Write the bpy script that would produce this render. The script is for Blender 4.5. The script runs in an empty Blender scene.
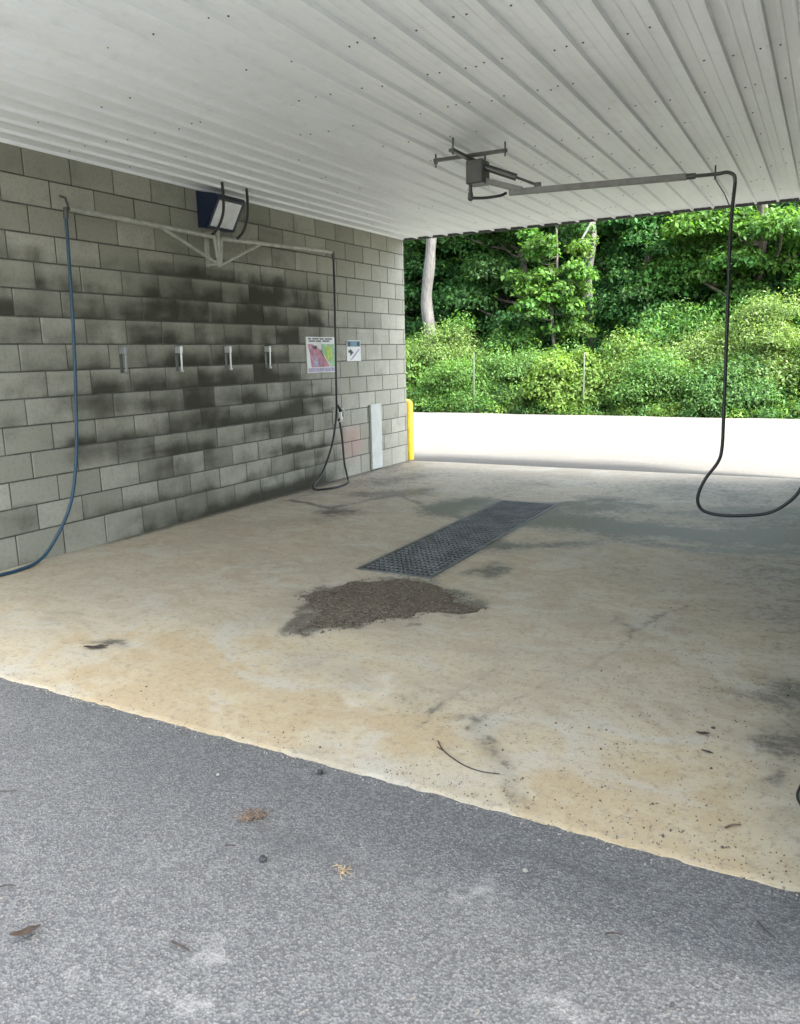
import bpy, math, random
import numpy as np
from mathutils import Vector, Matrix
random.seed(7); RNG = np.random.default_rng(11)
SC = bpy.context.scene; COL = SC.collection
PI = math.pi

# ------------------------------------------------------------------ camera (solved from the photo's vanishing points)
F = 783.455
CAM = np.array([5.262, -2.224, 1.490])
ROT = np.array([[0.8798609855, -0.0731219620, 0.4695719572],
                [0.4746636601, 0.1834926649, -0.8608280035],
                [-0.0232175776, 0.9802977204, 0.1961563751]])
def ray(px, py):
    return ROT @ np.array([px-400.0, 512.0-py, -F])
def on_z(px, py, z=0.0):
    r = ray(px, py); return CAM + r*(z-CAM[2])/r[2]
def on_x(px, py, x=0.0):
    r = ray(px, py); return CAM + r*(x-CAM[0])/r[0]
def on_y(px, py, y):
    r = ray(px, py); return CAM + r*(y-CAM[1])/r[1]

H = 3.05          # ceiling height
L = 7.70          # bay length
W = 5.36          # bay width

# ------------------------------------------------------------------ numpy noise
_PERM = RNG.random((256, 256))
def vnoise(x, y):
    xi = np.floor(x).astype(int); yi = np.floor(y).astype(int)
    fx = x-xi; fy = y-yi; fx = fx*fx*(3-2*fx); fy = fy*fy*(3-2*fy)
    a = _PERM[xi % 256, yi % 256]; b = _PERM[(xi+1) % 256, yi % 256]
    c = _PERM[xi % 256, (yi+1) % 256]; d = _PERM[(xi+1) % 256, (yi+1) % 256]
    return (a*(1-fx)+b*fx)*(1-fy)+(c*(1-fx)+d*fx)*fy
def fbm(x, y, o=4):
    s = 0; a = .5; t = 0
    for k in range(o):
        s = s+a*vnoise(x*2**k+17.3*k, y*2**k+5.1*k); t += a; a *= .5
    return s/t

# ------------------------------------------------------------------ mesh builder
class MB:
    def __init__(s): s.v = []; s.f = []
    def quad(s, a, b, c, d):
        n = len(s.v); s.v += [tuple(a), tuple(b), tuple(c), tuple(d)]; s.f.append((n, n+1, n+2, n+3)); return s
    def poly(s, pts):
        n = len(s.v); s.v += [tuple(p) for p in pts]; s.f.append(tuple(range(n, n+len(pts)))); return s
    def box(s, x0, y0, z0, x1, y1, z1, bev=0.0):
        return s.obox(((x0+x1)/2, (y0+y1)/2, (z0+z1)/2), (1, 0, 0), (0, 1, 0), ((x1-x0)/2, (y1-y0)/2, (z1-z0)/2), bev)
    def obox(s, c, u, v, h, bev=0.0):
        # oriented box with small bevels
        c = Vector(c); u = Vector(u).normalized(); v = Vector(v); w = u.cross(v).normalized(); v = w.cross(u).normalized()
        hx, hy, hz = h; n = len(s.v)
        if bev <= 0:
            for a in (-1, 1):
                for b in (-1, 1):
                    for d in (-1, 1): s.v.append(tuple(c+u*(a*hx)+v*(b*hy)+w*(d*hz)))
            for f in ((0, 1, 3, 2), (4, 6, 7, 5), (0, 4, 5, 1), (2, 3, 7, 6), (0, 2, 6, 4), (1, 5, 7, 3)):
                s.f.append(tuple(n+i for i in f))
            return s
        b_ = min(bev, hx*.9, hy*.9, hz*.9); idx = {}
        for a in (-1, 1):
            for b in (-1, 1):
                for d in (-1, 1):
                    for ax in range(3):
                        e = [hx-b_, hy-b_, hz-b_]; e[ax] += b_
                        idx[(a, b, d, ax)] = len(s.v)
                        s.v.append(tuple(c+u*(a*e[0])+v*(b*e[1])+w*(d*e[2])))
        sg = (-1, 1)
        for a in sg:
            s.f.append(tuple(idx[(a, b, d, 0)] for b, d in ((-1, -1), (1, -1), (1, 1), (-1, 1))))
            s.f.append(tuple(idx[(b, a, d, 1)] for b, d in ((-1, -1), (1, -1), (1, 1), (-1, 1))))
            s.f.append(tuple(idx[(b, d, a, 2)] for b, d in ((-1, -1), (1, -1), (1, 1), (-1, 1))))
        for a in sg:
            for b in sg:
                s.f.append((idx[(a, b, -1, 0)], idx[(a, b, 1, 0)], idx[(a, b, 1, 1)], idx[(a, b, -1, 1)]))
                s.f.append((idx[(a, -1, b, 0)], idx[(a, 1, b, 0)], idx[(a, 1, b, 2)], idx[(a, -1, b, 2)]))
                s.f.append((idx[(-1, a, b, 1)], idx[(1, a, b, 1)], idx[(1, a, b, 2)], idx[(-1, a, b, 2)]))
                for d in sg: s.f.append((idx[(a, b, d, 0)], idx[(a, b, d, 1)], idx[(a, b, d, 2)]))
        return s
    def tube(s, pts, r, seg=10, cap=True):
        P = [Vector(p) for p in pts]; n = len(P)
        R = list(r) if hasattr(r, '__len__') else [r]*n
        t0 = (P[1]-P[0]).normalized()
        nrm = t0.orthogonal().normalized(); base = len(s.v)
        for i, p in enumerate(P):
            t = (P[min(i+1, n-1)]-P[max(i-1, 0)]).normalized()
            nrm = (nrm-t*nrm.dot(t)).normalized(); b = t.cross(nrm)
            for k in range(seg):
                a = 2*PI*k/seg; s.v.append(tuple(p+(nrm*math.cos(a)+b*math.sin(a))*R[i]))
        for i in range(n-1):
            for k in range(seg):
                k2 = (k+1) % seg
                s.f.append((base+i*seg+k, base+i*seg+k2, base+(i+1)*seg+k2, base+(i+1)*seg+k))
        if cap:
            s.f.append(tuple(base+k for k in reversed(range(seg))))
            s.f.append(tuple(base+(n-1)*seg+k for k in range(seg)))
        return s
    def lathe(s, c, prof, axis=(0, 0, 1), seg=20):
        c = Vector(c); a = Vector(axis).normalized(); u = a.orthogonal().normalized(); v = a.cross(u); base = len(s.v); n = len(prof)
        for (r, h) in prof:
            for k in range(seg):
                an = 2*PI*k/seg; s.v.append(tuple(c+a*h+(u*math.cos(an)+v*math.sin(an))*max(r, 1e-4)))
        for i in range(n-1):
            for k in range(seg):
                k2 = (k+1) % seg
                s.f.append((base+i*seg+k, base+i*seg+k2, base+(i+1)*seg+k2, base+(i+1)*seg+k))
        s.f.append(tuple(base+k for k in reversed(range(seg)))); s.f.append(tuple(base+(n-1)*seg+k for k in range(seg)))
        return s
    def build(s, name, m, parent=None, smooth=True, kind=None):
        me = bpy.data.meshes.new(name); off = Vector((0, 0, 0)); p = parent
        while p is not None: off += p.location; p = p.parent
        me.from_pydata([tuple(Vector(v)-off) for v in s.v], [], s.f); me.validate()
        return link(name, me, m, parent, smooth, kind)
def link(name, me, m, parent=None, smooth=True, kind=None):
    o = bpy.data.objects.new(name, me); COL.objects.link(o); me.materials.append(m)
    if smooth:
        me.polygons.foreach_set('use_smooth', [True]*len(me.polygons))
        me.set_sharp_from_angle(angle=math.radians(32))
    if parent: o.parent = parent
    if kind: o['kind'] = kind
    return o
def spline(pts, n=8):
    P = [Vector(p) for p in pts]; P = [P[0]*2-P[1]]+P+[P[-1]*2-P[-2]]; out = []
    for i in range(1, len(P)-2):
        for k in range(n):
            t = k/n; a, b, c, d = P[i-1:i+3]
            out.append(.5*((2*b)+(c-a)*t+(2*a-5*b+4*c-d)*t*t+(3*b-a-3*c+d)*t**3))
    return out+[P[-2]]
def tag(o, label, cat, group=None, kind=None):
    if label: o['label'] = label
    if cat: o['category'] = cat
    if group: o['group'] = group
    if kind: o['kind'] = kind
    return o
def thing(name, loc, label, cat, group=None):
    o = bpy.data.objects.new(name, None); COL.objects.link(o); o.location = tuple(float(v) for v in loc); o.empty_display_size = .1
    return tag(o, label, cat, group)
def copy_tree(o, parent=None):
    c = o.copy(); COL.objects.link(c)
    if parent: c.parent = parent
    for ch in list(o.children): copy_tree(ch, c)
    return c

# ------------------------------------------------------------------ materials
class NT:
    def __init__(s, name):
        s.m = bpy.data.materials.new(name); s.m.use_nodes = True; s.t = s.m.node_tree; s.n = s.t.nodes
        s.b = s.n['Principled BSDF']; s.co = s.n.new('ShaderNodeTexCoord').outputs['Object']
    def put(s, sock, v):
        if isinstance(v, bpy.types.NodeSocket): s.t.links.new(v, sock)
        elif isinstance(v, tuple) and len(v) == 3 and sock.type == 'RGBA': sock.default_value = (*v, 1)
        else: sock.default_value = v
    def noise(s, scale, detail=4, rough=.55, vec=None, dist=0.0, color=False):
        n = s.n.new('ShaderNodeTexNoise'); s.put(n.inputs['Vector'], vec or s.co); n.inputs['Scale'].default_value = scale
        n.inputs['Detail'].default_value = detail; n.inputs['Roughness'].default_value = rough; n.inputs['Distortion'].default_value = dist
        return n.outputs['Color' if color else 'Fac']
    def voro(s, scale, out='Distance', vec=None, rand=1.0, feature='F1'):
        n = s.n.new('ShaderNodeTexVoronoi'); n.feature = feature; s.put(n.inputs['Vector'], vec or s.co); n.inputs['Scale'].default_value = scale
        n.inputs['Randomness'].default_value = rand; return n.outputs[out]
    def ramp(s, fac, a, b, lo=0.0, hi=1.0, smooth=True):
        n = s.n.new('ShaderNodeMapRange'); n.interpolation_type = 'SMOOTHSTEP' if smooth else 'LINEAR'
        s.put(n.inputs['Value'], fac); n.inputs['From Min'].default_value = a; n.inputs['From Max'].default_value = b
        n.inputs['To Min'].default_value = lo; n.inputs['To Max'].default_value = hi; return n.outputs[0]
    def mix(s, fac, a, b, mode='MIX'):
        n = s.n.new('ShaderNodeMix'); n.data_type = 'RGBA'; n.blend_type = mode
        s.put(n.inputs['Factor'], fac); s.put(n.inputs[6], a); s.put(n.inputs[7], b); return n.outputs[2]
    def math(s, op, a, b=0.0, clamp=False):
        n = s.n.new('ShaderNodeMath'); n.operation = op; n.use_clamp = clamp; s.put(n.inputs[0], a); s.put(n.inputs[1], b); return n.outputs[0]
    def attr(s, name):
        n = s.n.new('ShaderNodeAttribute'); n.attribute_name = name
        q = s.n.new('ShaderNodeSeparateColor'); s.t.links.new(n.outputs['Color'], q.inputs[0]); return q.outputs
    def mapping(s, scale=(1, 1, 1), loc=(0, 0, 0), rot=(0, 0, 0)):
        n = s.n.new('ShaderNodeMapping'); s.put(n.inputs['Vector'], s.co); n.inputs['Scale'].default_value = scale
        n.inputs['Location'].default_value = loc; n.inputs['Rotation'].default_value = rot; return n.outputs[0]
    def bump(s, h, strength=.3, dist=.01, prev=None):
        n = s.n.new('ShaderNodeBump'); n.inputs['Strength'].default_value = strength; n.inputs['Distance'].default_value = dist
        s.put(n.inputs['Height'], h)
        if prev is not None: s.put(n.inputs['Normal'], prev)
        return n.outputs[0]
    def done(s, col, rough=.6, normal=None, metal=0.0, spec=.5):
        s.put(s.b.inputs['Base Color'], col); s.put(s.b.inputs['Roughness'], rough); s.put(s.b.inputs['Metallic'], metal)
        s.b.inputs['Specular IOR Level'].default_value = spec
        if normal is not None: s.put(s.b.inputs['Normal'], normal)
        return s.m
def plain(name, c, rough=.5, metal=0.0, var=.25, scale=14, spec=.5, dirt=None, dirt_amt=.5):
    s = NT(name); n = s.noise(scale, 5, .6)
    col = s.mix(s.ramp(n, .3, .7), tuple(v*(1-var) for v in c), tuple(min(1, v*(1+var*.6)) for v in c))
    if dirt:
        col = s.mix(s.ramp(s.noise(scale*.55, 6, .7), .5, .72, 0, dirt_amt), col, dirt)
    r = s.ramp(n, .2, .8, rough*.85, min(1, rough*1.15))
    return s.done(col, r, s.bump(s.noise(scale*9, 3), .08, .003), metal, spec)

M = {}
M['black_rubber'] = plain('black_rubber', (.012, .013, .013), .45, spec=.5)
M['blue_rubber'] = plain('blue_rubber', (.012, .048, .082), .5)
M['galv'] = plain('galvanised', (.40, .40, .345), .5, .2, dirt=(.25, .235, .19))
M['steel_dark'] = plain('dark_steel', (.075, .078, .072), .45, .35, dirt=(.12, .1, .07))
M['arm_paint'] = plain('grey_arm_paint', (.16, .165, .145), .5, .1, dirt=(.1, .09, .07))
M['steel_grey'] = plain('dull_steel', (.26, .27, .26), .45, .4, .2)
M['chrome'] = plain('bright_steel', (.55, .56, .54), .38, .6, .12, 30)
M['white_board'] = plain('white_painted_board', (.42, .44, .41), .55, 0, .12, 6, dirt=(.42, .42, .36), dirt_amt=.6)
M['yellow'] = plain('yellow_paint', (.78, .56, .025), .4, 0, .12, 12, dirt=(.45, .32, .06), dirt_amt=.5)
M['navy'] = plain('navy_housing', (.008, .015, .036), .4)
M['lens'] = plain('lamp_lens', (.72, .74, .74), .25, 0, .06)
M['trim_dark'] = plain('dark_trim', (.05, .055, .045), .6)
M['roof_green'] = plain('roof_sheet', (.06, .1, .07), .5)
M['fascia'] = plain('white_fascia', (.7, .7, .68), .5)
M['sign_white'] = plain('sign_white', (.62, .63, .62), .4, 0, .06, 20)
M['sign_black'] = plain('sign_black', (.02, .025, .03), .5)
M['sign_pink'] = plain('sign_pink', (.42, .17, .24), .45, 0, .45, 18)
M['sign_mauve'] = plain('sign_mauve', (.33, .3, .42), .45, 0, .4, 25)
M['sign_lime'] = plain('sign_lime', (.32, .46, .05), .45, 0, .4, 22)
M['sign_green'] = plain('sign_green', (.25, .42, .24), .45, 0, .3, 15)
M['sign_teal'] = plain('sign_teal', (.1, .2, .26), .45, 0, .2)
M['grating'] = plain('grating_steel', (.125, .13, .125), .6, .25, .4, 5, dirt=(.06, .052, .04), dirt_amt=.7)
M['pit'] = plain('pit_wall', (.012, .012, .011), .8)
M['gravel'] = plain('pale_gravel', (.5, .48, .43), .9, 0, .3, 30)  # pale tone of the added ground that bounces light
M['post'] = plain('fence_post', (.07, .085, .055), .6, .2)
M['leaf_dead'] = plain('dead_leaf', (.055, .036, .022), .8, 0, .5, 60)
M['twig'] = plain('twig', (.055, .042, .032), .85, 0, .4, 60)
M['straw'] = plain('straw', (.34, .25, .14), .8, 0, .4, 50)
M['rust'] = plain('rust_flakes', (.17, .115, .075), .85, 0, .4, 50)
M['stone'] = plain('dark_stone', (.045, .045, .047), .75, 0, .4, 50)
M['grit'] = plain('brown_grit', (.10, .082, .058), .85, 0, .5, 40)
M['stone_pale'] = plain('pale_stone', (.34, .315, .26), .75, 0, .3, 50)

def m_bark(name, c1, c2):
    s = NT(name); v = s.mapping((7, 7, 1.3)); n = s.noise(2.2, 6, .65, v, 1.0)
    col = s.mix(s.ramp(n, .35, .68), c1, c2); col = s.mix(s.ramp(s.noise(1.6, 3), .55, .7, 0, .5), col, (.12, .15, .08))
    return s.done(col, .85, s.bump(n, .6, .03))
M['bark_pale'] = m_bark('pale_bark', (.052, .049, .042), (.105, .098, .085))
M['bark_dark'] = m_bark('dark_bark', (.05, .042, .033), (.13, .11, .085))
M['dead_wood'] = plain('dead_wood', (.22, .23, .18), .8)

def m_leaf(name):
    s = NT(name); a = s.n.new('ShaderNodeAttribute'); a.attribute_name = 'tint'
    col = a.outputs['Color']
    s.done(col, .6, None, 0, .18)
    tr = s.n.new('ShaderNodeBsdfTranslucent'); tcol = s.mix(1.0, col, (1.25, 1.3, .5), 'MULTIPLY'); s.t.links.new(tcol, tr.inputs['Color'])
    mx = s.n.new('ShaderNodeMixShader'); mx.inputs[0].default_value = .42
    s.t.links.new(s.b.outputs[0], mx.inputs[1]); s.t.links.new(tr.outputs[0], mx.inputs[2])
    s.t.links.new(mx.outputs[0], s.n['Material Output'].inputs['Surface']); return s.m
M['leaf'] = m_leaf('foliage')

def m_block():
    s = NT('concrete_block'); a = s.attr('stain')       # r grime, g block tone, b reddish/pale wash
    n1 = s.noise(5, 6, .65); n2 = s.noise(38, 4, .6); n3 = s.noise(1.3, 5, .6)
    base = s.mix(s.ramp(a[1], 0, 1, smooth=False), (.25, .25, .20), (.375, .37, .31))
    base = s.mix(s.ramp(n1, .35, .7, 0, .5), base, (.27, .275, .22))
    base = s.mix(s.ramp(n2, .45, .75, 0, .35), base, (.14, .14, .12))
    dr = s.noise(2.2, 5, .65, s.mapping((1, .8, 1.9)), .6)
    g = s.math('ADD', a[0], s.math('MULTIPLY', s.math('SUBTRACT', n1, .5), .5)); g = s.math('ADD', g, s.math('MULTIPLY', s.math('SUBTRACT', dr, .5), .55))
    g = s.math('ADD', g, s.math('MULTIPLY', s.math('SUBTRACT', n3, .5), .35))
    g = s.ramp(g, 0, 1.05)
    col = s.mix(g, base, (.05, .05, .035))
    col = s.mix(s.ramp(a[2], .1, 1, 0, .55), col, (.36, .22, .19))
    nb = s.bump(s.noise(120, 4, .7), .35, .004); nb = s.bump(n1, .2, .008, nb)
    return s.done(col, .88, nb, 0, .25)
M['block'] = m_block()
M['mortar'] = plain('mortar', (.09, .088, .072), .9, 0, .45, 6)

def m_concrete(name, apron=False):
    s = NT(name); a = s.attr('stain')                    # r dark wet stain, g ochre silt, b pale scuff
    big = s.noise(.7, 6, .6); mid = s.noise(3.2, 7, .65, dist=.6); fine = s.noise(26, 5, .65); grit = s.noise(170, 3, .6)
    col = s.mix(s.ramp(big, .3, .7), (.29, .265, .215), (.365, .335, .27))
    tan = s.ramp(s.n.new('ShaderNodeSeparateXYZ').outputs[1], 3.0, 7.7, .85, .3)
    yq = s.n['Separate XYZ']; s.t.links.new(s.co, yq.inputs[0])
    col = s.mix(s.math('MULTIPLY', tan, s.ramp(s.noise(1.1, 5, .6), .3, .65, .45, 1)), col, (.41, .35, .25))
    sw = s.noise(2.1, 7, .6, s.mapping((1, 1.6, 1)), 2.2); m2 = s.noise(9, 6, .7, None, .4)
    col = s.mix(s.ramp(sw, .42, .62, 0, .55), col, (.31, .255, .175))
    col = s.mix(s.ramp(mid, .5, .75, 0, .5), col, (.40, .365, .295))
    col = s.mix(s.ramp(m2, .48, .72, 0, .5), col, (.29, .24, .17))
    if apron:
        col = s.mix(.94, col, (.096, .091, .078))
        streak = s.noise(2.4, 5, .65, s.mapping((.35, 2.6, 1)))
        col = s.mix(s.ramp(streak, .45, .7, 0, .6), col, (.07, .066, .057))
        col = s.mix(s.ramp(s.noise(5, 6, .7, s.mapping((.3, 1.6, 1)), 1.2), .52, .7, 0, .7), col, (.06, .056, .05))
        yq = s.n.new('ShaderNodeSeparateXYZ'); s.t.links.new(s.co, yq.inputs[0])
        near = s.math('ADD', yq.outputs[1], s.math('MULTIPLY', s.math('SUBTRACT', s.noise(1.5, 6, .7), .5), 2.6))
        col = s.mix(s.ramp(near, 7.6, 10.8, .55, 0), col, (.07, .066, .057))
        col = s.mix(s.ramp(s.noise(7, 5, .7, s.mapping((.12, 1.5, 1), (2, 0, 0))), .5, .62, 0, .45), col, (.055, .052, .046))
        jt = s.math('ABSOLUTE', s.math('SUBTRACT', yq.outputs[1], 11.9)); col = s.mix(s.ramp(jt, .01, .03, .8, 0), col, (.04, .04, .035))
    else:
        och = s.math('ADD', a[1], s.math('ADD', s.math('MULTIPLY', s.math('SUBTRACT', mid, .5), 1.0), s.math('MULTIPLY', s.math('SUBTRACT', m2, .5), .9)))
        col = s.mix(s.ramp(och, .05, .7, 0, .5), col, (.48, .40, .26)); col = s.mix(s.ramp(s.math('ADD', och, s.math('MULTIPLY', s.math('SUBTRACT', sw, .5), .8)), .5, 1.1, 0, .55), col, (.37, .27, .14))
        col = s.mix(s.ramp(s.noise(1.7, 6, .62, s.mapping((1, 1.4, 1), (4, 7, 0)), 1.2), .5, .66, 0, .5), col, (.43, .41, .355))
        col = s.mix(s.ramp(s.math('ADD', a[2], s.math('MULTIPLY', s.math('SUBTRACT', fine, .5), .9)), .35, .9, 0, .8), col, (.52, .475, .375))
        d = s.math('ADD', a[0], s.math('MULTIPLY', s.math('SUBTRACT', mid, .5), .9))
        d = s.math('ADD', d, s.math('MULTIPLY', s.math('SUBTRACT', fine, .5), 1.3)); d = s.math('ADD', d, s.math('MULTIPLY', s.math('SUBTRACT', m2, .5), 1.1))
        dk = s.ramp(d, .36, 1.0)
        dk = s.math('MULTIPLY', dk, s.ramp(a[0], .02, .15))
        damp = s.ramp(a[0], .05, .75, 0, .5); col = s.mix(damp, col, (.16, .148, .125)); col = s.mix(s.math('MULTIPLY', dk, .8), col, (.055, .049, .038))
    col = s.mix(s.ramp(fine, .5, .74, 0, .5), col, (.15, .13, .10))
    sp = s.voro(75, 'Distance'); pick = s.noise(9, 4, .7)
    spk = s.math('MULTIPLY', s.ramp(sp, .08, .26, 1, 0), s.ramp(pick, .48, .6))
    col = s.mix(s.math('MULTIPLY', spk, .75), col, (.07, .06, .05))
    sx_ = s.n.new('ShaderNodeSeparateXYZ'); s.t.links.new(s.co, sx_.inputs[0])
    s2 = s.math('MULTIPLY', s.ramp(s.voro(27, 'Distance', s.mapping((1, 1, 1), (3, 1, 0))), .07, .17, 1, 0), s.ramp(s.math('ADD', s.noise(2.4, 6, .7), s.math('MULTIPLY', sx_.outputs[0], .035)), .56, .72))
    s3 = s.math('MULTIPLY', s.ramp(s.voro(46, 'Distance', s.mapping((1, 1, 1), (0, 7, 0))), .08, .2, 1, 0), s.ramp(s.math('ADD', s.noise(4.4, 6, .7), s.math('MULTIPLY', sx_.outputs[0], .03)), .56, .7))
    col = s.mix(s.math('MULTIPLY', s2, .7), col, (.085, .07, .052)); col = s.mix(s.math('MULTIPLY', s3, .6), col, (.10, .085, .06))
    pit = s.noise(60, 4, .75); col = s.mix(s.ramp(pit, .54, .7, 0, .4), col, (.17, .14, .10)); col = s.mix(s.ramp(pit, .44, .3, 0, .35), col, (.46, .42, .33))
    col = s.mix(s.ramp(grit, .6, .78, 0, .4), col, (.42, .40, .34))
    nb = s.bump(grit, .22, .003); nb = s.bump(fine, .25, .006, nb)
    if not apron: col = s.mix(1.0, col, (1.09, 1.08, 1.04), 'MULTIPLY')
    if apron: rough = .8
    else: rough = s.ramp(a[0], 0, 1, .72, .42)
    return s.done(col, rough, nb, 0, .3)
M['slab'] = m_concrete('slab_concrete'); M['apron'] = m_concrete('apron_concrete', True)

def m_asphalt():
    s = NT('asphalt'); a = s.attr('stain'); vc = s.voro(145, 'Color'); vd = s.voro(145, 'Distance'); v2 = s.voro(330, 'Color')
    q = s.n.new('ShaderNodeSeparateColor'); s.t.links.new(vc, q.inputs[0]); q2 = s.n.new('ShaderNodeSeparateColor'); s.t.links.new(v2, q2.inputs[0])
    patch = s.noise(1.5, 6, .65); mid = s.noise(11, 6, .7)
    c = s.mix(s.ramp(q.outputs[0], 0, 1, smooth=False), (.075, .074, .072), (.185, .182, .176))
    c = s.mix(s.ramp(q2.outputs[1], .55, .95, 0, .6), c, (.10, .10, .099))
    c = s.mix(s.ramp(vd, .45, .8, 0, .7), c, (.06, .06, .06))
    c = s.mix(s.ramp(q.outputs[1], .98, .995, 0, .5), c, (.30, .295, .285))
    c = s.mix(s.ramp(q.outputs[2], .97, .99, 0, .6), c, (.27, .23, .19))
    dust = s.math('ADD', s.math('MULTIPLY', patch, .4), s.math('ADD', s.math('MULTIPLY', mid, .3), s.math('MULTIPLY', s.noise(40, 4, .7), .3)))
    c = s.mix(s.ramp(dust, .5, .72, 0, .4), c, (.26, .254, .243))
    c = s.mix(s.ramp(dust, .5, .33, 0, .5), c, (.10, .10, .10))
    wv = s.math('ADD', a[0], s.math('ADD', s.math('MULTIPLY', s.math('SUBTRACT', mid, .5), 1.5), s.math('MULTIPLY', s.math('SUBTRACT', s.noise(45, 4, .7), .5), 1.6))); c = s.mix(s.math('MULTIPLY', s.ramp(wv, .4, 1.1, 0, .42), s.ramp(a[0], 0, .15)), c, (.34, .33, .31))
    dv = s.math('ADD', a[1], s.math('MULTIPLY', s.math('SUBTRACT', mid, .5), .8)); c = s.mix(s.math('MULTIPLY', s.ramp(dv, .15, .8, 0, .6), s.ramp(a[1], 0, .15)), c, (.05, .05, .05))
    c = s.mix(1.0, c, (1.16, 1.13, 1.07), 'MULTIPLY')
    nb = s.bump(vd, .5, .006); nb = s.bump(mid, .25, .012, nb)
    return s.done(c, .82, nb, 0, .3)
M['asphalt'] = m_asphalt()

def m_ceiling():
    s = NT('ceiling_white_sheet'); n = s.noise(1.2, 5, .6, s.mapping((2.2, .5, 1))); n2 = s.noise(9, 5, .6)
    col = s.mix(s.ramp(n, .35, .7), (.86, .89, .905), (.79, .815, .825))
    col = s.mix(s.ramp(n2, .5, .75, 0, .2), col, (.52, .53, .49))
    # darker patch round the boom mount
    v = s.n.new('ShaderNodeVectorMath'); v.operation = 'DISTANCE'; s.t.links.new(s.mapping((1, .75, 1)), v.inputs[0]); v.inputs[1].default_value = (2.86, 3.42*.75, H)
    d = s.math('ADD', v.outputs['Value'], s.math('MULTIPLY', s.math('SUBTRACT', s.noise(4, 4), .5), .5))
    col = s.mix(s.ramp(d, .08, .55, .5, 0), col, (.17, .17, .15))
    return s.done(col, s.ramp(n, .3, .7, .34, .42), s.bump(n2, .06, .004), 0, .5)
M['ceiling'] = m_ceiling()
def m_ground():
    s = NT('grassy_ground'); n = s.noise(1.2, 6, .65); n2 = s.noise(14, 5, .7)
    col = s.mix(s.ramp(n, .35, .65), (.05, .07, .025), (.11, .095, .06)); col = s.mix(s.ramp(n2, .4, .7, 0, .6), col, (.035, .055, .018))
    return s.done(col, .9, s.bump(n2, .6, .05))
M['ground'] = m_ground()
def m_silt():
    s = NT('wet_silt'); n = s.noise(9, 6, .7); g = s.voro(85, 'Color'); q = s.n.new('ShaderNodeSeparateColor'); s.t.links.new(g, q.inputs[0])
    col = s.mix(s.ramp(n, .3, .7), (.088, .069, .046), (.14, .11, .074)); col = s.mix(s.ramp(q.outputs[0], .6, 1, 0, .7), col, (.26, .225, .17))
    col = s.mix(s.ramp(q.outputs[1], .75, 1, 0, .8), col, (.025, .023, .02))
    return s.done(col, .7, s.bump(s.voro(85), .8, .01, s.bump(n, .5, .03)), 0, .3)
M['silt'] = m_silt()

# ------------------------------------------------------------------ vertex paint helper (stain tones and leaf tints)
def set_attr(me, name, arr):
    a = me.attributes.new(name, 'FLOAT_COLOR', 'POINT'); b = np.ones((len(me.vertices), 4), dtype=np.float32); b[:, :3] = arr
    a.data.foreach_set('color', b.ravel())
def seg_dist(X, Y, pts):
    d = np.full(X.shape, 9e9)
    for (a, b) in zip(pts[:-1], pts[1:]):
        ax, ay = a[0], a[1]; bx, by = b[0]-ax, b[1]-ay; l = bx*bx+by*by+1e-9
        t = np.clip(((X-ax)*bx+(Y-ay)*by)/l, 0, 1); d = np.minimum(d, np.hypot(X-ax-t*bx, Y-ay-t*by))
    return d

# ------------------------------------------------------------------ SETTING: ground sheets
def sheet(name, x0, x1, y0, y1, z, m, kind='structure'):
    return MB().quad((x0, y0, z), (x1, y0, z), (x1, y1, z), (x0, y1, z)).build(name, m, None, False, kind)
sheet('ground', -260, 260, -260, 260, -.16, M['ground'])
ax_ = np.concatenate([[-25, -6, 0], np.linspace(1.4, 5.8, 150), [9, 30]]); ay_ = np.concatenate([[-5.5, -3.2], np.linspace(-1.8, .06, 80)])
XX, YY = np.meshgrid(ax_, ay_); nxx = len(ax_)
ame = bpy.data.meshes.new('asphalt'); ame.from_pydata([(a, b, -.010) for a, b in zip(XX.ravel(), YY.ravel())], [], [(j*nxx+i, j*nxx+i+1, (j+1)*nxx+i+1, (j+1)*nxx+i) for j in range(len(ay_)-1) for i in range(nxx-1)])
link('asphalt', ame, M['asphalt'], None, False, 'structure')
fx, fy_ = XX.ravel(), YY.ravel(); ux = fx+(fbm(fx*5, fy_*5)-.5)*.25; uy = fy_+(fbm(fx*5+3, fy_*5+8)-.5)*.25; wear = np.zeros(len(fx)); dkn = np.zeros(len(fx))
for (px, py, rx, ry, am) in [(472, 885, .05, .13, .8), (230, 935, .10, .10, .7), (190, 850, .25, .12, .4), (100, 740, .3, .08, .45), (60, 700, .3, .06, .3), (220, 1000, .2, .1, .6), (560, 1000, .15, .08, .5), (640, 960, .2, .06, .4), (400, 960, .3, .1, .35), (90, 980, .3, .12, .5), (30, 860, .2, .1, .35)]:
    q = on_z(px, py); wear += am*np.exp(-((ux-q[0])/rx)**2-((uy-q[1])/ry)**2)
for (px, py, rx, ry, am) in [(300, 850, .3, .08, .5), (480, 840, .3, .05, .4), (150, 880, .3, .06, .4), (600, 880, .3, .05, .4), (250, 745, .4, .03, .4), (320, 772, .03, .02, .9)]:
    q = on_z(px, py); dkn += am*np.exp(-((ux-q[0])/rx)**2-((uy-q[1])/ry)**2)
set_attr(ame, 'stain', np.stack([np.clip(wear, 0, 1), np.clip(dkn, 0, 1), wear*0], -1))
sheet('gravel_lot', -40, 40, -45, -5.4, -.014, M['gravel'])  # added pale ground behind the camera, unseen, bounces light into the bay
ap = MB().box(-14, L+.008, -.15, 18, 16.1, -.003)
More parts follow.
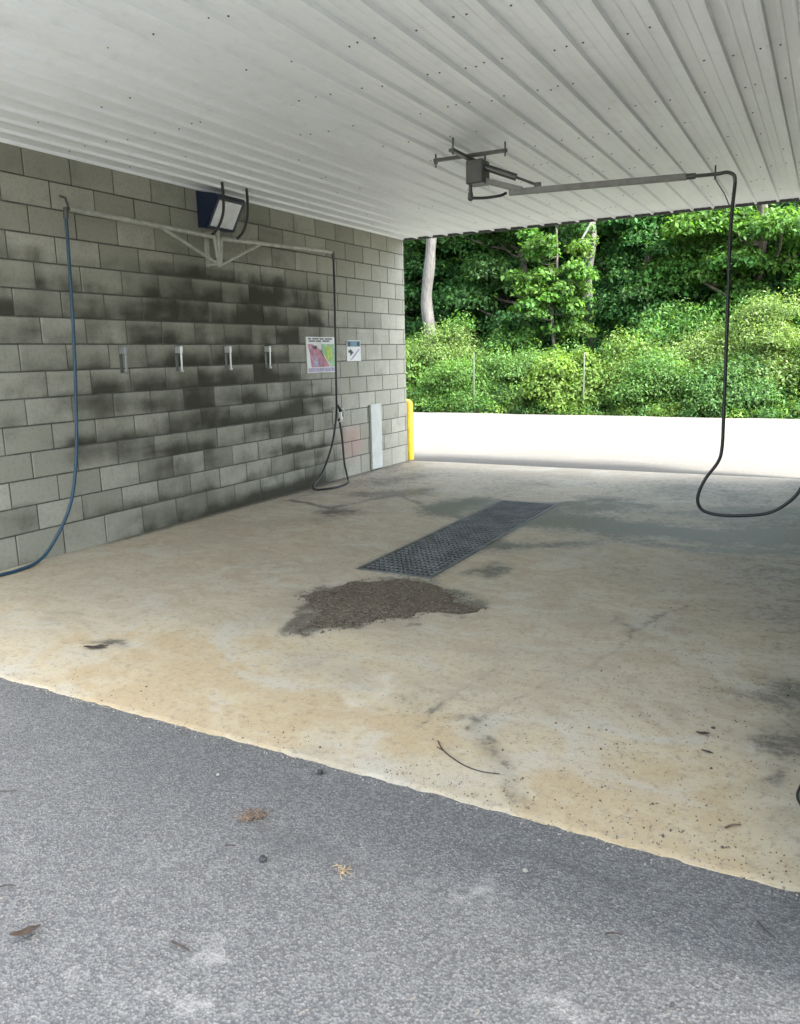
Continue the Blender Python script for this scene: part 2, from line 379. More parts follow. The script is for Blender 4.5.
# apron with a slightly uneven far edge
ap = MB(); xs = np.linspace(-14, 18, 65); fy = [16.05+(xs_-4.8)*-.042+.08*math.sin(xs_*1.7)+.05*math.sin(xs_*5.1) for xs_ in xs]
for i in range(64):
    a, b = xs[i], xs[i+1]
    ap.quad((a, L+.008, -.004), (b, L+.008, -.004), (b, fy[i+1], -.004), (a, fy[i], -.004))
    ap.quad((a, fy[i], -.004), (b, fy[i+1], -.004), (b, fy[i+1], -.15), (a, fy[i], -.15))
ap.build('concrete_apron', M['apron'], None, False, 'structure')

# bay slab with the drain opening cut out of it
GX0, GX1, GY0, GY1 = 2.385, 2.985, 2.37, 5.23
def lines(a, b, step, must):
    ks = sorted([a, b]+[m for m in must if a < m < b]); out = []
    for p, q in zip(ks[:-1], ks[1:]):
        n = max(1, round((q-p)/step)); out += list(np.linspace(p, q, n, endpoint=False))
    return out+[b]
gx = np.array(lines(-.05, W+.06, .016, [GX0, GX1])); gy = np.array(lines(0, 2, .011, [])+lines(2, L, .03, [GY0, GY1])[1:])
X, Y = np.meshgrid(gx, gy)                                     # rows: y
Z = (fbm(X*1.3, Y*1.3, 3)-.5)*.006
Y2 = Y.copy(); Y2[0] = -.004+(fbm(X[0]*22, X[0]*0+3.3, 4)-.5)*.026+np.where(vnoise(X[0]*17, X[0]*0+8) > .86, .008, 0)
Z[0] -= .004
v = np.stack([X, Y2, Z], -1).reshape(-1, 3); nx = len(gx); ny = len(gy)
fs = []
for j in range(ny-1):
    for i in range(nx-1):
        cx, cy = (gx[i]+gx[i+1])/2, (gy[j]+gy[j+1])/2
        if GX0 < cx < GX1 and GY0 < cy < GY1: continue
        k = j*nx+i; fs.append((k, k+1, k+1+nx, k+nx))
vl = [tuple(p) for p in v]; n0 = len(vl)
for i in range(nx): vl.append((gx[i], Y2[0, i]-.004, -.12))
for i in range(nx-1): fs.append((n0+i, n0+i+1, i+1, i))
me = bpy.data.meshes.new('bay_floor'); me.from_pydata(vl, [], fs)
slab = link('bay_floor', me, M['slab'], None, True, 'structure')
AX = np.array(vl)[:, 0]; AY = np.array(vl)[:, 1]
dark = np.zeros(len(vl)); och = np.zeros(len(vl)); pale = np.zeros(len(vl))
WX = AX+(fbm(AX*2.2, AY*2.2)-.5)*.5; WY = AY+(fbm(AX*2.2+9, AY*2.2+4)-.5)*.5
def blob(arr, px, py, rx, ry, amp, ang=0.0, soft=True):        # a stain at the floor spot seen at (px,py), radii in metres
    c = on_z(px, py); ca, sa = math.cos(ang), math.sin(ang)
    dx, dy = WX-c[0], WY-c[1]; u = (dx*ca+dy*sa)/rx; w = (-dx*sa+dy*ca)/ry
    arr += amp*np.exp(-(u*u+w*w)**(1.0 if soft else 1.6))
def stroke(arr, pix, wd, amp):
    pts = [on_z(*p) for p in pix]; d = seg_dist(AX+(fbm(AX*7, AY*7)-.5)*.09, AY+(fbm(AX*7+3, AY*7+1)-.5)*.09, pts)
    arr += amp*np.exp(-(d/wd)**2)
for b in [(440, 510, .28, .35, .95), (470, 503, .2, .3, .7), (507, 545, .18, .30, 1.0), (487, 570, .14, .2, .95), (545, 518, .3, .3, .75), (590, 507, .3, .3, .6), (575, 520, .5, .35, .55),
          (640, 533, .5, .25, .6), (700, 540, .5, .25, .75), (770, 535, .45, .35, .8), (660, 512, .5, .25, .45), (760, 512, .4, .4, .6), (620, 525, .3, .2, .4), (600, 497, .25, .12, .5), (560, 545, .3, .2, .35),
          (345, 513, .28, .2, .8), (375, 495, .35, .3, .6), (410, 492, .3, .25, .6), (320, 520, .25, .15, .5), (395, 480, .3, .5, .45),
          (450, 715, .12, .08, .35), (478, 735, .10, .08, .5), (500, 760, .10, .10, .3), (430, 700, .1, .06, .35), (515, 785, .1, .08, .25),
          (792, 695, .16, .16, .5), (798, 740, .08, .3, .45), (795, 800, .05, .15, .5), (725, 690, .15, .10, .3), (765, 745, .2, .10, .25), (360, 606, .45, .30, .4), (430, 598, .3, .25, .4),
          (93, 650, .16, .05, .9), (50, 615, .3, .05, .45), (60, 628, .35, .04, .35), (330, 600, .6, .4, .15),
          (530, 640, .25, .15, .25), (640, 620, .5, .3, .22), (745, 610, .5, .5, .3), (760, 570, .5, .5, .35), (620, 575, .4, .4, .25),
          (250, 540, .5, .3, .18), (500, 480, 1.2, .5, .15), (700, 490, .8, .5, .28)]:
    blob(dark, *b)
stroke(dark, [(412, 728), (440, 706), (470, 684), (496, 671)], .016, .40)
stroke(dark, [(465, 727), (495, 706), (527, 690), (560, 678), (597, 663), (628, 640), (632, 632), (615, 614)], .015, .40)
stroke(dark, [(460, 671), (500, 673), (575, 668)], .010, .32)
stroke(dark, [(470, 730), (492, 752), (506, 775), (514, 800)], .05, .28)
for q_ in ([(585, 520), (640, 527), (720, 533), (800, 541)], [(560, 545), (620, 540), (700, 550), (790, 552)], [(540, 505), (600, 500), (650, 506)]): stroke(dark, q_, .09, .5)
stroke(dark, [(290, 500), (330, 508), (380, 498), (430, 489)], .05, .55)
stroke(dark, [(395, 493), (440, 512), (470, 520)], .04, .45)
stroke(dark, [(632, 632), (668, 612), (690, 606)], .015, .35)
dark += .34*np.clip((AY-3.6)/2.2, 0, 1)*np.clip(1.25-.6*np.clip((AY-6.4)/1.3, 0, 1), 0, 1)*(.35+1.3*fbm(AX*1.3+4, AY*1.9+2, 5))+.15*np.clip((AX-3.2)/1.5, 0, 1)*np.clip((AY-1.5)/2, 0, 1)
# grime line along the foot of the block wall
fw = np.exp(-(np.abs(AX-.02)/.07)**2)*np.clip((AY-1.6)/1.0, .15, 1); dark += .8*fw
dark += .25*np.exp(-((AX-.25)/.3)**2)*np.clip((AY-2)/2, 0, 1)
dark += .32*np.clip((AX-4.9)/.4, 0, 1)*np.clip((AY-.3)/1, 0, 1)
gr = np.maximum(np.maximum(GX0-AX, AX-GX1), np.maximum(GY0-AY, AY-GY1)); dark += .5*np.exp(-(np.maximum(gr, 0)/.05)**2)
for b in [(230, 680, .9, .5, .75, .3), (300, 700, .6, .3, .6, .2), (150, 700, .6, .25, .55, .2), (360, 730, .7, .3, .5, .3), (60, 650, .6, .25, .45), (20, 615, .5, .4, .45), (200, 640, .9, .4, .4),
          (330, 660, .7, .4, .35), (430, 760, .4, .2, .4), (620, 780, .5, .3, .55, .4), (680, 830, .4, .25, .6, .4), (560, 790, .4, .2, .5, .4), (740, 850, .25, .25, .6), (480, 640, .9, .5, .15), (600, 700, .8, .5, .15)]:
    blob(och, *b)
och += .38*np.exp(-(AY/.25)**2)
och *= .25+1.5*np.clip(fbm(AX*1.9+2, AY*2.6+5, 5)*1.6-.35, 0, 1)
for b in [(375, 702, .16, .10, .8), (395, 690, .1, .06, .6), (250, 700, .3, .08, .35), (210, 690, .2, .06, .3), (430, 650, .5, .2, .3), (260, 600, .5, .3, .2), (470, 600, .3, .2, .3), (560, 640, .4, .2, .2)]:
    blob(pale, *b)
pale += (.0+.45*fbm(AX*4, AX*0+2, 3))*np.exp(-(AY/(.03+.05*fbm(AX*6, AX*0+7, 3)))**2)+.12*np.exp(-(AY/.2)**2)
set_attr(me, 'stain', np.stack([np.clip(dark, 0, 1.2), np.clip(och, 0, 1), np.clip(pale, 0, 1)], -1))

# silt outline (seen pixels -> floor points)
pix = [(283, 634), (296, 621), (310, 612), (300, 603), (296, 595), (318, 588), (345, 583), (372, 579), (400, 577), (438, 581), (452, 587), (463, 596), (478, 603), (485, 611), (470, 615), (447, 611), (428, 614), (412, 621), (385, 622), (360, 627), (335, 632), (308, 637)]
ring = [on_z(*p) for p in pix]
ins = np.zeros(len(vl), bool)
QX = AX+(fbm(AX*6, AY*6, 4)-.5)*.30; QY = AY+(fbm(AX*6+5, AY*6+2, 4)-.5)*.30
for a, b in zip(ring, ring[1:]+ring[:1]):
    ins ^= ((a[1] > QY) != (b[1] > QY)) & (QX < (b[0]-a[0])*(QY-a[1])/(b[1]-a[1]+1e-12)+a[0])
sd_ = seg_dist(QX, QY, ring+ring[:1])*np.where(ins, -1, 1)
damp = np.clip(.5-sd_/.12, 0, 1); 
c4 = me.attributes['stain']; buf = np.empty(len(vl)*4, np.float32); c4.data.foreach_get('color', buf); buf = buf.reshape(-1, 4); buf[:, 0] = np.maximum(buf[:, 0], .85*damp); c4.data.foreach_set('color', buf.ravel())

# silt left in front of the drain: a low mound of wet grit
c = sum(ring)/len(ring); sm = MB(); rows = []
fine_ring = []
for i in range(len(ring)):
    a, b = ring[i], ring[(i+1) % len(ring)]
    for k in range(8):
        p = a+(b-a)*k/8; fine_ring.append(p)
for t in (.90, .88, .82, .72, .58, .4, .2):
    row = []
    for p in fine_ring:
        q = c+(p-c)*t; a_ = np.array(q[0]); b_ = np.array(q[1])
        q = q+np.array([fbm(a_*7, b_*7, 4)-.5+.5*(fbm(a_*25, b_*25, 2)-.5), fbm(a_*7+5, b_*7+3, 4)-.5+.5*(fbm(a_*25+9, b_*25, 2)-.5), 0])*.16*min(1, t*1.2)
        z = -.004 if t > .89 else (.001 if t == .88 else .002+.010*(.88-t)**.7+.005*(fbm(a_*12, b_*12, 3)-.5))
        row.append((q[0], q[1], z))
    rows.append(len(sm.v)); sm.v += row
nr = len(fine_ring)
for a, b in zip(rows[:-1], rows[1:]):
    for k in range(nr): sm.f.append((a+k, a+(k+1) % nr, b+(k+1) % nr, b+k))
sm.f.append(tuple(rows[-1]+k for k in range(nr)))
for k in range(420):                                          # loose grains on it
    p = fine_ring[random.randrange(nr)]; q = c+(p-c)*(random.random()**.6)*1.02; r = random.uniform(.002, .005)
    sm.obox((q[0], q[1], .004+.004*random.random()), (random.random(), random.random(), .2), (0, 1, .3), (r, r*.8, r*.6))
o = sm.build('silt', M['silt'], None, True); tag(o, 'dark brown wet silt washed out in front of the drain grate', 'silt', kind='stuff')

# ------------------------------------------------------------------ drain grate
g = thing('drain_grate', (GX0, GY0, 0), 'long dark steel drain grating set into the bay floor', 'drain grate')
mb = MB(); t = .02
mb.box(GX0, GY0, -.05, GX0+t, GY1, .004); mb.box(GX1-t, GY0, -.05, GX1, GY1, .004); mb.box(GX0+t, GY0, -.05, GX1-t, GY0+t, .004); mb.box(GX0+t, GY1-t, -.05, GX1-t, GY1, .004)
mb.build('frame', M['grating'], g)
mb = MB()
n = 15
for i in range(n):
    x = GX0+.03+(GX1-GX0-.06)*i/(n-1); mb.box(x-.0045, GY0+t, -.022, x+.0045, GY1-t, .001)
n = 44
for i in range(n):
    y = GY0+.035+(GY1-GY0-.07)*i/(n-1); mb.box(GX0+t, y-.0065, -.018, GX1-t, y+.0065, .003)
mb.build('grating', M['grating'], g)
mb = MB(); D = -.3
mb.quad((GX0, GY0, 0), (GX1, GY0, 0), (GX1, GY0, D), (GX0, GY0, D)); mb.quad((GX0, GY1, 0), (GX1, GY1, 0), (GX1, GY1, D), (GX0, GY1, D))
mb.quad((GX0, GY0, 0), (GX0, GY1, 0), (GX0, GY1, D), (GX0, GY0, D)); mb.quad((GX1, GY0, 0), (GX1, GY1, 0), (GX1, GY1, D), (GX1, GY0, D)); mb.quad((GX0, GY0, D), (GX1, GY0, D), (GX1, GY1, D), (GX0, GY1, D))
for q in mb.v: pass
mb.v = [(p[0]+(-.001 if p[0] == GX0 else .001), p[1]+(-.001 if p[1] == GY0 else .001), p[2]-.006) for p in mb.v]
mb.build('pit_lining', M['pit'], g, False)

# ------------------------------------------------------------------ block walls
def block_wall(xf, sgn, y0, y1, label, grime):
    root = thing('block_wall', (xf, y0, 0), label, 'wall')
    V = []; Fc = []; A = []
    pitch = .2; bl = .415; J = .0045; NY, NZ = 8, 5
    zs = [-.1]+[.035+pitch*k for k in range(1, 15)]+[H-.004]
    for r in range(15):
        za, zb = zs[r]+J, zs[r+1]-J
        ph = (.175 if r % 2 == 0 else .175+bl/2); k0 = math.floor((y0-ph)/bl)
        for k in range(k0, int((y1-ph)/bl)+1):
            ya, yb = max(y0, ph+k*bl)+J, min(y1, ph+(k+1)*bl)-J
            if yb-ya < .03: continue
            ys = [ya, ya+.004]+list(np.linspace(ya+.004, yb-.004, NY)[1:-1])+[yb-.004, yb]
            zz = [za, za+.004]+list(np.linspace(za+.004, zb-.004, NZ)[1:-1])+[zb-.004, zb]
            tone = random.random(); gm = random.choice((.35, .6, .8, .95, 1.1, 1.2))*random.uniform(.85, 1.1); gv = random.uniform(.6, 1.5); ga = random.uniform(-.08, .1); jx = random.uniform(-.0018, .0018); ty = random.uniform(-.001, .001)
            b0 = len(V); nny, nnz = len(ys), len(zz); lop = random.random()
            for jz, z in enumerate(zz):
                for jy, y in enumerate(ys):
                    edge = jz in (0, nnz-1) or jy in (0, nny-1)
                    x = xf+sgn*((-.006 if edge else 0)+jx+ty*(jy-nny/2)*.4)
                    V.append((x, y, z)); u = (z-za)/(zb-za); w = (y-ya)/(yb-ya)
                    gr = grime(y, z)
                    q = gr*(.45+.6*gm)*(1.15-.8*(u-.3)*gv)+ga*.35+.10*gr*(abs(w-lop)*2-.5)+(.14*gr if edge else 0)
                    A.append((min(1.1, max(0, q)), tone, math.exp(-((y-6.2)/.3)**2-((z-.42)/.25)**2) if sgn > 0 else 0))
            for jz in range(nnz-1):
                for jy in range(nny-1):
                    q = b0+jz*nny+jy; Fc.append((q, q+1, q+1+nny, q+nny) if sgn > 0 else (q, q+nny, q+1+nny, q+1))
    me = bpy.data.meshes.new('block_face'); me.from_pydata([(a-xf, b-y0, c) for a, b, c in V], [], Fc)
    o = link('block_face', me, M['block'], root, True); set_attr(me, 'stain', np.array(A))
    MB().box(min(xf-sgn*.0045, xf-sgn*.2), y0+.002, -.1, max(xf-sgn*.005, xf-sgn*.2), y1-.002, H-.006).build('mortar_core', M['mortar'], root, False)
    return root
def G(y, z, cy, cz, sy, sz): return math.exp(-((y-cy)/sy)**2-((z-cz)/sz)**2)
def grime_left(y, z):
    n = 1.25*(float(fbm(np.array(y*.9+3), np.array(z*5.0), 4))-.5)+.35*(float(fbm(np.array(y*2.6), np.array(z*.9), 3))-.5)+.5*(float(fbm(np.array(y*7), np.array(z*3+9), 3))-.5)
    g = .14
    g += .44*G(y, z, 3.1, 1.75, 1.9, .45)+.26*G(y, z, 4.7, 1.75, .8, .55)+.32*G(y, z, 1.5, 1.82, .7, .22)+.10*G(y, z, 1.4, 1.35, .5, .12)
    g += .36*G(y, z, 4.3, .8, 1.5, .7)+.28*G(y, z, 2.9, 1.0, .9, .5)+.25*G(y, z, 5.2, 1.2, .5, .9)+.30*G(y, z, 4.5, 2.15, 1.2, .25)
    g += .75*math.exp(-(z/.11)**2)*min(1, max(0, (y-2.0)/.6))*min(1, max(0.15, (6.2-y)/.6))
    g += 1.05*n+.06
    g -= .22*math.exp(-((y-1.6)/.7)**2-((z-.6)/.5)**2)
    if y > 5.5: g *= max(.35, 1-(y-5.5)*.9)
    if z > 2.35: g *= .55
    return max(0, g)
block_wall(0, 1, -.35, L, 'long grey concrete block wall blackened by mildew along the bay', lambda y, z: grime_left(y, z))
block_wall(W, -1, -.35, L, 'plain grey concrete block wall closing the right of the bay', lambda y, z: .25+.4*(float(fbm(np.array(y*1.4), np.array(z*2.2), 4))-.4))

# ------------------------------------------------------------------ roof with ribbed ceiling
YF = -.70
roof = thing('bay_roof', (2.68, 3.5, H), 'roof over the bay with a white ribbed metal ceiling', 'roof')
mb = MB(); SP = .2203; PH = 3.53; prof = []
k = math.ceil((-.6-PH)/SP)
x = PH+k*SP; prof.append((-.75, 0))
while x < 6.0:
    prof += [(x-.017, 0), (x-.009, -.022), (x+.009, -.022), (x+.017, 0)]
    for m_ in (.078, .143): prof += [(x+m_-.011, 0), (x+m_-.006, -.0025), (x+m_+.006, -.0025), (x+m_+.011, 0)]
    x += SP
prof.append((6.1, 0))
ye = [YF, 1.6, 4.1, L-.02]
for (a, za), (b, zb) in zip(prof[:-1], prof[1:]):
    for p, q in zip(ye[:-1], ye[1:]):
        mb.quad((a, p, H+za), (a, q, H+za), (b, q, H+zb), (b, p, H+zb))
mb.build('ceiling_panel', M['ceiling'], roof, False)
mb = MB(); sx = PH+k*SP
while sx < 5.9:
    y = -.3
    while y < L-.1:
        for off in (.048, -.048 if random.random() < .5 else .11):
            if random.random() < (.2 if sx < 2 else .55):
                mb.lathe((sx+off+random.uniform(-.008, .008), y+random.uniform(-.03, .03), H-.0005), [(.0065, 0), (.0065, -.0015), (.004, -.002), (.0038, -.005)], seg=7)
        y += .61
    sx += SP
mb.build('ceiling_screws', M['steel_dark'], roof, False, 'stuff')
mb = MB(); mb.box(-.75, L-.012, H-.030, 6.1, L+.006, H+.05); mb.build('edge_trim', M['trim_dark'], roof, False)
mb = MB(); mb.box(-.78, L+.008, H-.012, 6.13, L+.03, H+.36); mb.box(-.78, YF-.03, H-.03, 6.13, YF-.002, H+.36); mb.build('fascia', M['fascia'], roof, False)
mb = MB()
rz = H+.37; rd = H+.95; ym = (L+YF)/2
for (a, za, b, zb) in ((YF-.15, rz, ym, rd), (ym, rd, L+.15, rz)):
    mb.quad((-.9, a, za), (6.25, a, za), (6.25, b, zb), (-.9, b, zb)); mb.quad((-.9, a, za-.03), (-.9, b, zb-.03), (6.25, b, zb-.03), (6.25, a, za-.03))
mb.build('roof_sheet', M['roof_green'], roof, False)

# added block, unseen right of the camera, put there to shade the asphalt
wg = thing('wash_building', (11, -3, -.1), 'tall pale building wing beside the asphalt on the right', 'building')
MB().box(8.2, -5.2, -.1, 15, -.95, 7.4).build('wall', M['fascia'], wg, False)
MB().box(7.9, -5.5, 7.405, 15.3, -.65, 7.6).build('roof', M['roof_green'], wg, False)
for dy in (-3.1,):
    MB().box(8.15, dy-1.2, -.095, 8.197, dy+1.2, 2.6).build('roller_door', M['galv'], wg, False)

# ------------------------------------------------------------------ ceiling boom with its hose
PX, PY = 2.70, 3.78
b = thing('ceiling_boom', (PX, PY, H), 'grey swing boom bolted under the white ceiling', 'hose boom')
mb = MB()
mb.obox((PX, PY-.05, 2.985), (1, .03, 0), (0, 1, 0), (.30, .018, .012), .003); mb.obox((PX, PY-.05, 2.962), (.02, 1, 0), (1, 0, 0), (.33, .022, .011), .003)
mb.build('mounting_cross', M['steel_dark'], b)
for (dx, dy, z0) in ((-.285, -.06, 2.93), (.285, -.04, 2.945), (0, -.36, 2.93), (0, .26, 2.93)):
    q = MB(); q.lathe((PX+dx, PY+dy, z0), [(.006, 0), (.006, .028), (.016, .028), (.016, .045), (.007, .046), (.007, H-z0-.002)], seg=8); q.build('hanger_bolt', M['steel_dark'], b)
mb = MB(); mb.box(PX-.025, PY-.075, 2.775, PX+.115, PY+.075, 2.95, .008); mb.build('pivot_box', M['steel_dark'], b)
mb = MB(); mb.lathe((PX-.008, PY-.02, 2.775), [(.014, 0), (.014, -.05), (.019, -.055), (.019, -.075), (.022, -.085), (.022, -.105), (.01, -.115)], seg=12); mb.build('swivel', M['steel_dark'], b)
A0 = Vector((2.985, 3.829, 2.70)); A1 = Vector((4.255, 4.044, 2.70)); dr = (A1-A0).normalized(); sd = dr.cross(Vector((0, 0, 1)))
mb = MB(); mb.obox((A0+A1)/2, dr, sd, ((A1-A0).length/2, .018, .022), .003)
e0 = Vector((PX+.10, PY+.01, 2.80)); e1 = A0+dr*.10+Vector((0, 0, .012)); mb.obox((e0+e1)/2, (e1-e0), sd, ((e1-e0).length/2, .022, .020), .003)
mb.build('arm', M['arm_paint'], b)
mb = MB(); s0 = Vector((PX+.10, PY, 2.90)); s1 = s0+(A0+dr*.22+Vector((0, 0, .04))-s0)*.60; s2 = A0+dr*.22+Vector((0, 0, .035))
mb.tube([s0, s1], .026, 12); q = mb.build('spring_cylinder', M['steel_dark'], b)
mb = MB(); mb.tube([s1, s2], .010, 8); mb.obox(s2, dr, sd, (.025, .012, .02), .003); mb.build('spring_rod', M['steel_dark'], b)
mb = MB(); mb.tube([A1-dr*.01, A1+dr*.06], .021, 12); mb.tube(spline([A1+dr*.05, A1+dr*.2, A1+dr*.27+Vector((0, 0, .005)), A1+dr*.315+Vector((0, 0, -.02)), A1+dr*.325+Vector((0, 0, -.07))], 6), .013, 10)
mb.build('hose_elbow', M['steel_dark'], b)
mb = MB(); h0 = A1+dr*.19
mb.tube([h0+Vector((0, 0, .06)), h0, h0+Vector((0, 0, -.035))], .006, 6); mb.tube([h0+Vector((0, 0, -.03)), h0+dr*.07+Vector((0, 0, -.14)), h0+dr*.105+Vector((0, 0, -.22))], .004, 6); mb.build('hose_tie', M['black_rubber'], b)
mb = MB(); mb.tube(spline([(PX-.008, PY-.02, 2.68), (2.81, PY-.01, 2.672), (2.92, 3.80, 2.68), A0-dr*.02], 6), .011, 8); mb.build('feed_hose', M['black_rubber'], b)

HP = A1+dr*.325+Vector((0, 0, -.06)); hy = HP.y
pp = [(HP.x, HP.y, HP.z)]+[tuple(on_y(px, py, hy)) for px, py in ((730.5, 230), (728, 300), (725.5, 370), (723.5, 420), (722, 448), (718, 462), (706, 478), (699, 492), (698, 503), (704, 511), (720, 515), (745, 515.5), (768, 513), (786, 504), (800, 490))]
lx = pp[-1]; pp += [(5.20, hy, lx[2]+.20), (5.26, hy, lx[2]+.42), (5.27, hy, lx[2]+.62)]
o = MB().tube(spline(pp, 8), .0125, 12).build('black_hose', M['black_rubber']); tag(o, 'black hose hanging from the ceiling boom in a loose bottom loop', 'hose')
WZ = pp[-1][2]

def wand_holder(loc, sgn, label, lab2):
    # sgn +1: on the left wall facing +x
    x, y, z = loc
    h = thing('wand_holder', (x, y, z-.1), label, 'wand holder')
    m1 = MB(); m1.box(x+min(0, sgn*.012), y-.085, z-.115, x+max(0, sgn*.012), y+.085, z+.10, .004); m1.build('back_plate', M['galv'], h)
    m1 = MB(); m1.box(x+sgn*.012 if sgn > 0 else x-.075, y-.03, z-.06, x+.075 if sgn > 0 else x-.012, y+.03, z-.045, .002); m1.tube([(x+sgn*.05, y, z-.05), (x+sgn*.05, y, z+.03)], .028, 12); m1.build('cup', M['chrome'], h)
    gname = thing('spray_gun', (x+sgn*.05, y, z), lab2, 'spray gun')
    m1 = MB(); m1.tube([(x+sgn*.055, y-.045, z+.115), (x+sgn*.055, y+.0, z+.06), (x+sgn*.05, y+.035, z-.015)], [.012, .02, .022], 12); m1.tube([(x+sgn*.05, y+.03, z-.0), (x+sgn*.055, y-.02, z-.055), (x+sgn*.055, y-.045, z-.075)], [.018, .016, .012], 10); m1.build('grip', M['black_rubber'], gname)
    m1 = MB(); m1.tube(spline([(x+sgn*.06, y+.02, z+.075), (x+sgn*.08, y+.06, z+.03), (x+sgn*.07, y+.05, z-.045)], 5), .007, 8); m1.build('trigger_guard', M['chrome'], gname)
    m1 = MB(); m1.lathe((x+sgn*.05, y+.03, z-.09), [(.011, 0), (.012, .03), (.016, .035), (.016, .06)], seg=10); m1.build('nozzle', M['chrome'], gname)
    return h
wand_holder((0, 5.86, .80), 1, 'small metal spray gun holder on the left block wall', 'black spray gun resting in its holder on the left wall')
wand_holder((W, float(hy), float(WZ)), -1, 'metal spray gun holder on the right hand wall', 'spray gun at the end of the hanging ceiling hose')

# hose tail lying by the right wall
pts = [(W-.02, .74, .12), (5.30, .66, .02), (5.278, .58, .005), (5.270, .51, .005), (5.285, .45, .005), (W-.02, .37, .01)]
o = MB().tube(spline(pts, 6), .0042, 10).build('rubber_cord', M['black_rubber']); tag(o, 'short bend of thin black cord on the floor at right edge', 'cord')

# ------------------------------------------------------------------ wall boom
BX = .15
w = thing('wall_boom', (0, 3.72, 2.5), 'pair of galvanised swing pipes on a bracket high on the block wall', 'hose boom')
mb = MB(); mb.box(0, 3.70, 2.35, .014, 3.76, 2.66, .003); mb.box(.014, 3.715, 2.355, BX+.02, 3.745, 2.375); mb.box(.014, 3.715, 2.64, BX+.02, 3.745, 2.66); mb.tube([(BX, 3.73, 2.345), (BX, 3.73, 2.67)], .018, 10); mb.build('wall_bracket', M['galv'], w)
def arm_part(ya, yb, za, zb, yc, yd):
    m1 = MB(); m1.tube([(BX, ya, za), (BX, yb, zb)], .021, 12)
    m1.tube([(BX, yc, za+(zb-za)*(yc-ya)/(yb-ya)-.01), (BX, yd, 2.365)], .016, 10); m1.tube([(BX, ya, za), (BX, yd, 2.355)], .015, 10); return m1
s1 = arm_part(3.68, 2.07, 2.605, 2.625, 3.02, 3.715).build('swing_pipe', M['galv'], w)
mb = MB(); mb.tube([(BX, 2.08, 2.625), (BX, 2.045, 2.62), (BX, 2.04, 2.55)], .019, 10); mb.tube([(BX, 2.07, 2.64), (BX, 2.05, 2.70), (BX+.02, 1.99, 2.70)], .009, 8); mb.build('end_fitting', M['steel_dark'], s1)
s2 = arm_part(3.78, 5.66, 2.60, 2.665, 4.36, 3.745).build('swing_pipe', M['galv'], w)
mb = MB(); mb.tube([(BX, 5.65, 2.665), (BX, 5.69, 2.66), (BX, 5.695, 2.58)], .019, 10); mb.build('end_fitting', M['steel_dark'], s2)
for ya, yb in ((3.60, 3.63), (3.94, 3.98)):
    m1 = MB(); m1.tube(spline([(.35, ya, H-.001), (.33, ya+.03, 2.94), (.29, ya+.06, 2.80), (.22, yb+.03, 2.68), (BX, yb, 2.61)], 7), .013, 10); m1.build('feed_hose', M['black_rubber'], w)

o = MB().tube(spline([(BX, 2.04, 2.56), (BX, 2.03, 2.3), (BX, 2.0, 1.7), (BX+.0, 1.945, 1.06), (BX, 1.89, .68), (BX-.01, 1.80, .38), (BX-.03, 1.63, .13), (BX-.03, 1.49, .03), (.15, 1.31, .016), (.15, 1.16, .016), (.12, .9, .016), (.16, .6, .016)], 10), .0125, 12).build('blue_hose', M['blue_rubber'])
tag(o, 'blue hose hanging from the wall boom down onto the floor', 'hose')
o = MB().tube(spline([(BX, 5.695, 2.58), (BX, 5.69, 2.2), (BX, 5.66, 1.4), (BX-.01, 5.66, 1.0), (.10, 5.70, .78), (.10, 5.58, .45), (.10, 5.36, .16), (.14, 5.12, .05), (.22, 5.04, .014), (.34, 5.25, .014), (.30, 5.58, .014), (.17, 5.79, .05), (.09, 5.86, .22), (.065, 5.87, .5), (.055, 5.84, .71)], 9), .0125, 12).build('black_hose', M['black_rubber'])
tag(o, 'black hose looped on the floor below the wall spray gun', 'hose')

# ------------------------------------------------------------------ floodlight under the ceiling
f = thing('wall_lamp', (0, 3.8, 2.85), 'navy wedge shaped wall lamp with white lens near the ceiling', 'lamp')
def wedge(y0, y1, pr): 
    m1 = MB(); n = len(m1.v)
    a = [(x, y0, z) for x, z in pr]; c = [(x, y1, z) for x, z in pr]; m1.poly(a); m1.poly(c[::-1])
    for i in range(len(pr)):
        j = (i+1) % len(pr); m1.quad(a[j], a[i], c[i], c[j])
    return m1
wedge(3.64, 4.04, [(0.0, 2.70), (0.0, 3.02), (.235, 2.975), (.245, 2.95), (.085, 2.69)]).build('housing', M['navy'], f, False)
u = Vector((.245-.085, 0, 2.95-2.69)).normalized(); nn = Vector((u.z, 0, -u.x)); cc = Vector((.165, 3.84, 2.82))+nn*.006
mb = MB(); mb.obox(cc, u, (0, 1, 0), (.125, .160, .005), .003); mb.build('lens', M['lens'], f)
mb = MB()
for s_ in (-1, 1):
    mb.obox(cc+Vector((0, s_*.176, 0))+nn*.002, u, (0, 1, 0), (.14, .014, .008), .003)
mb.obox(cc+u*.136+nn*.002, (0, 1, 0), u, (.19, .012, .008), .003); mb.build('lens_frame', M['navy'], f)

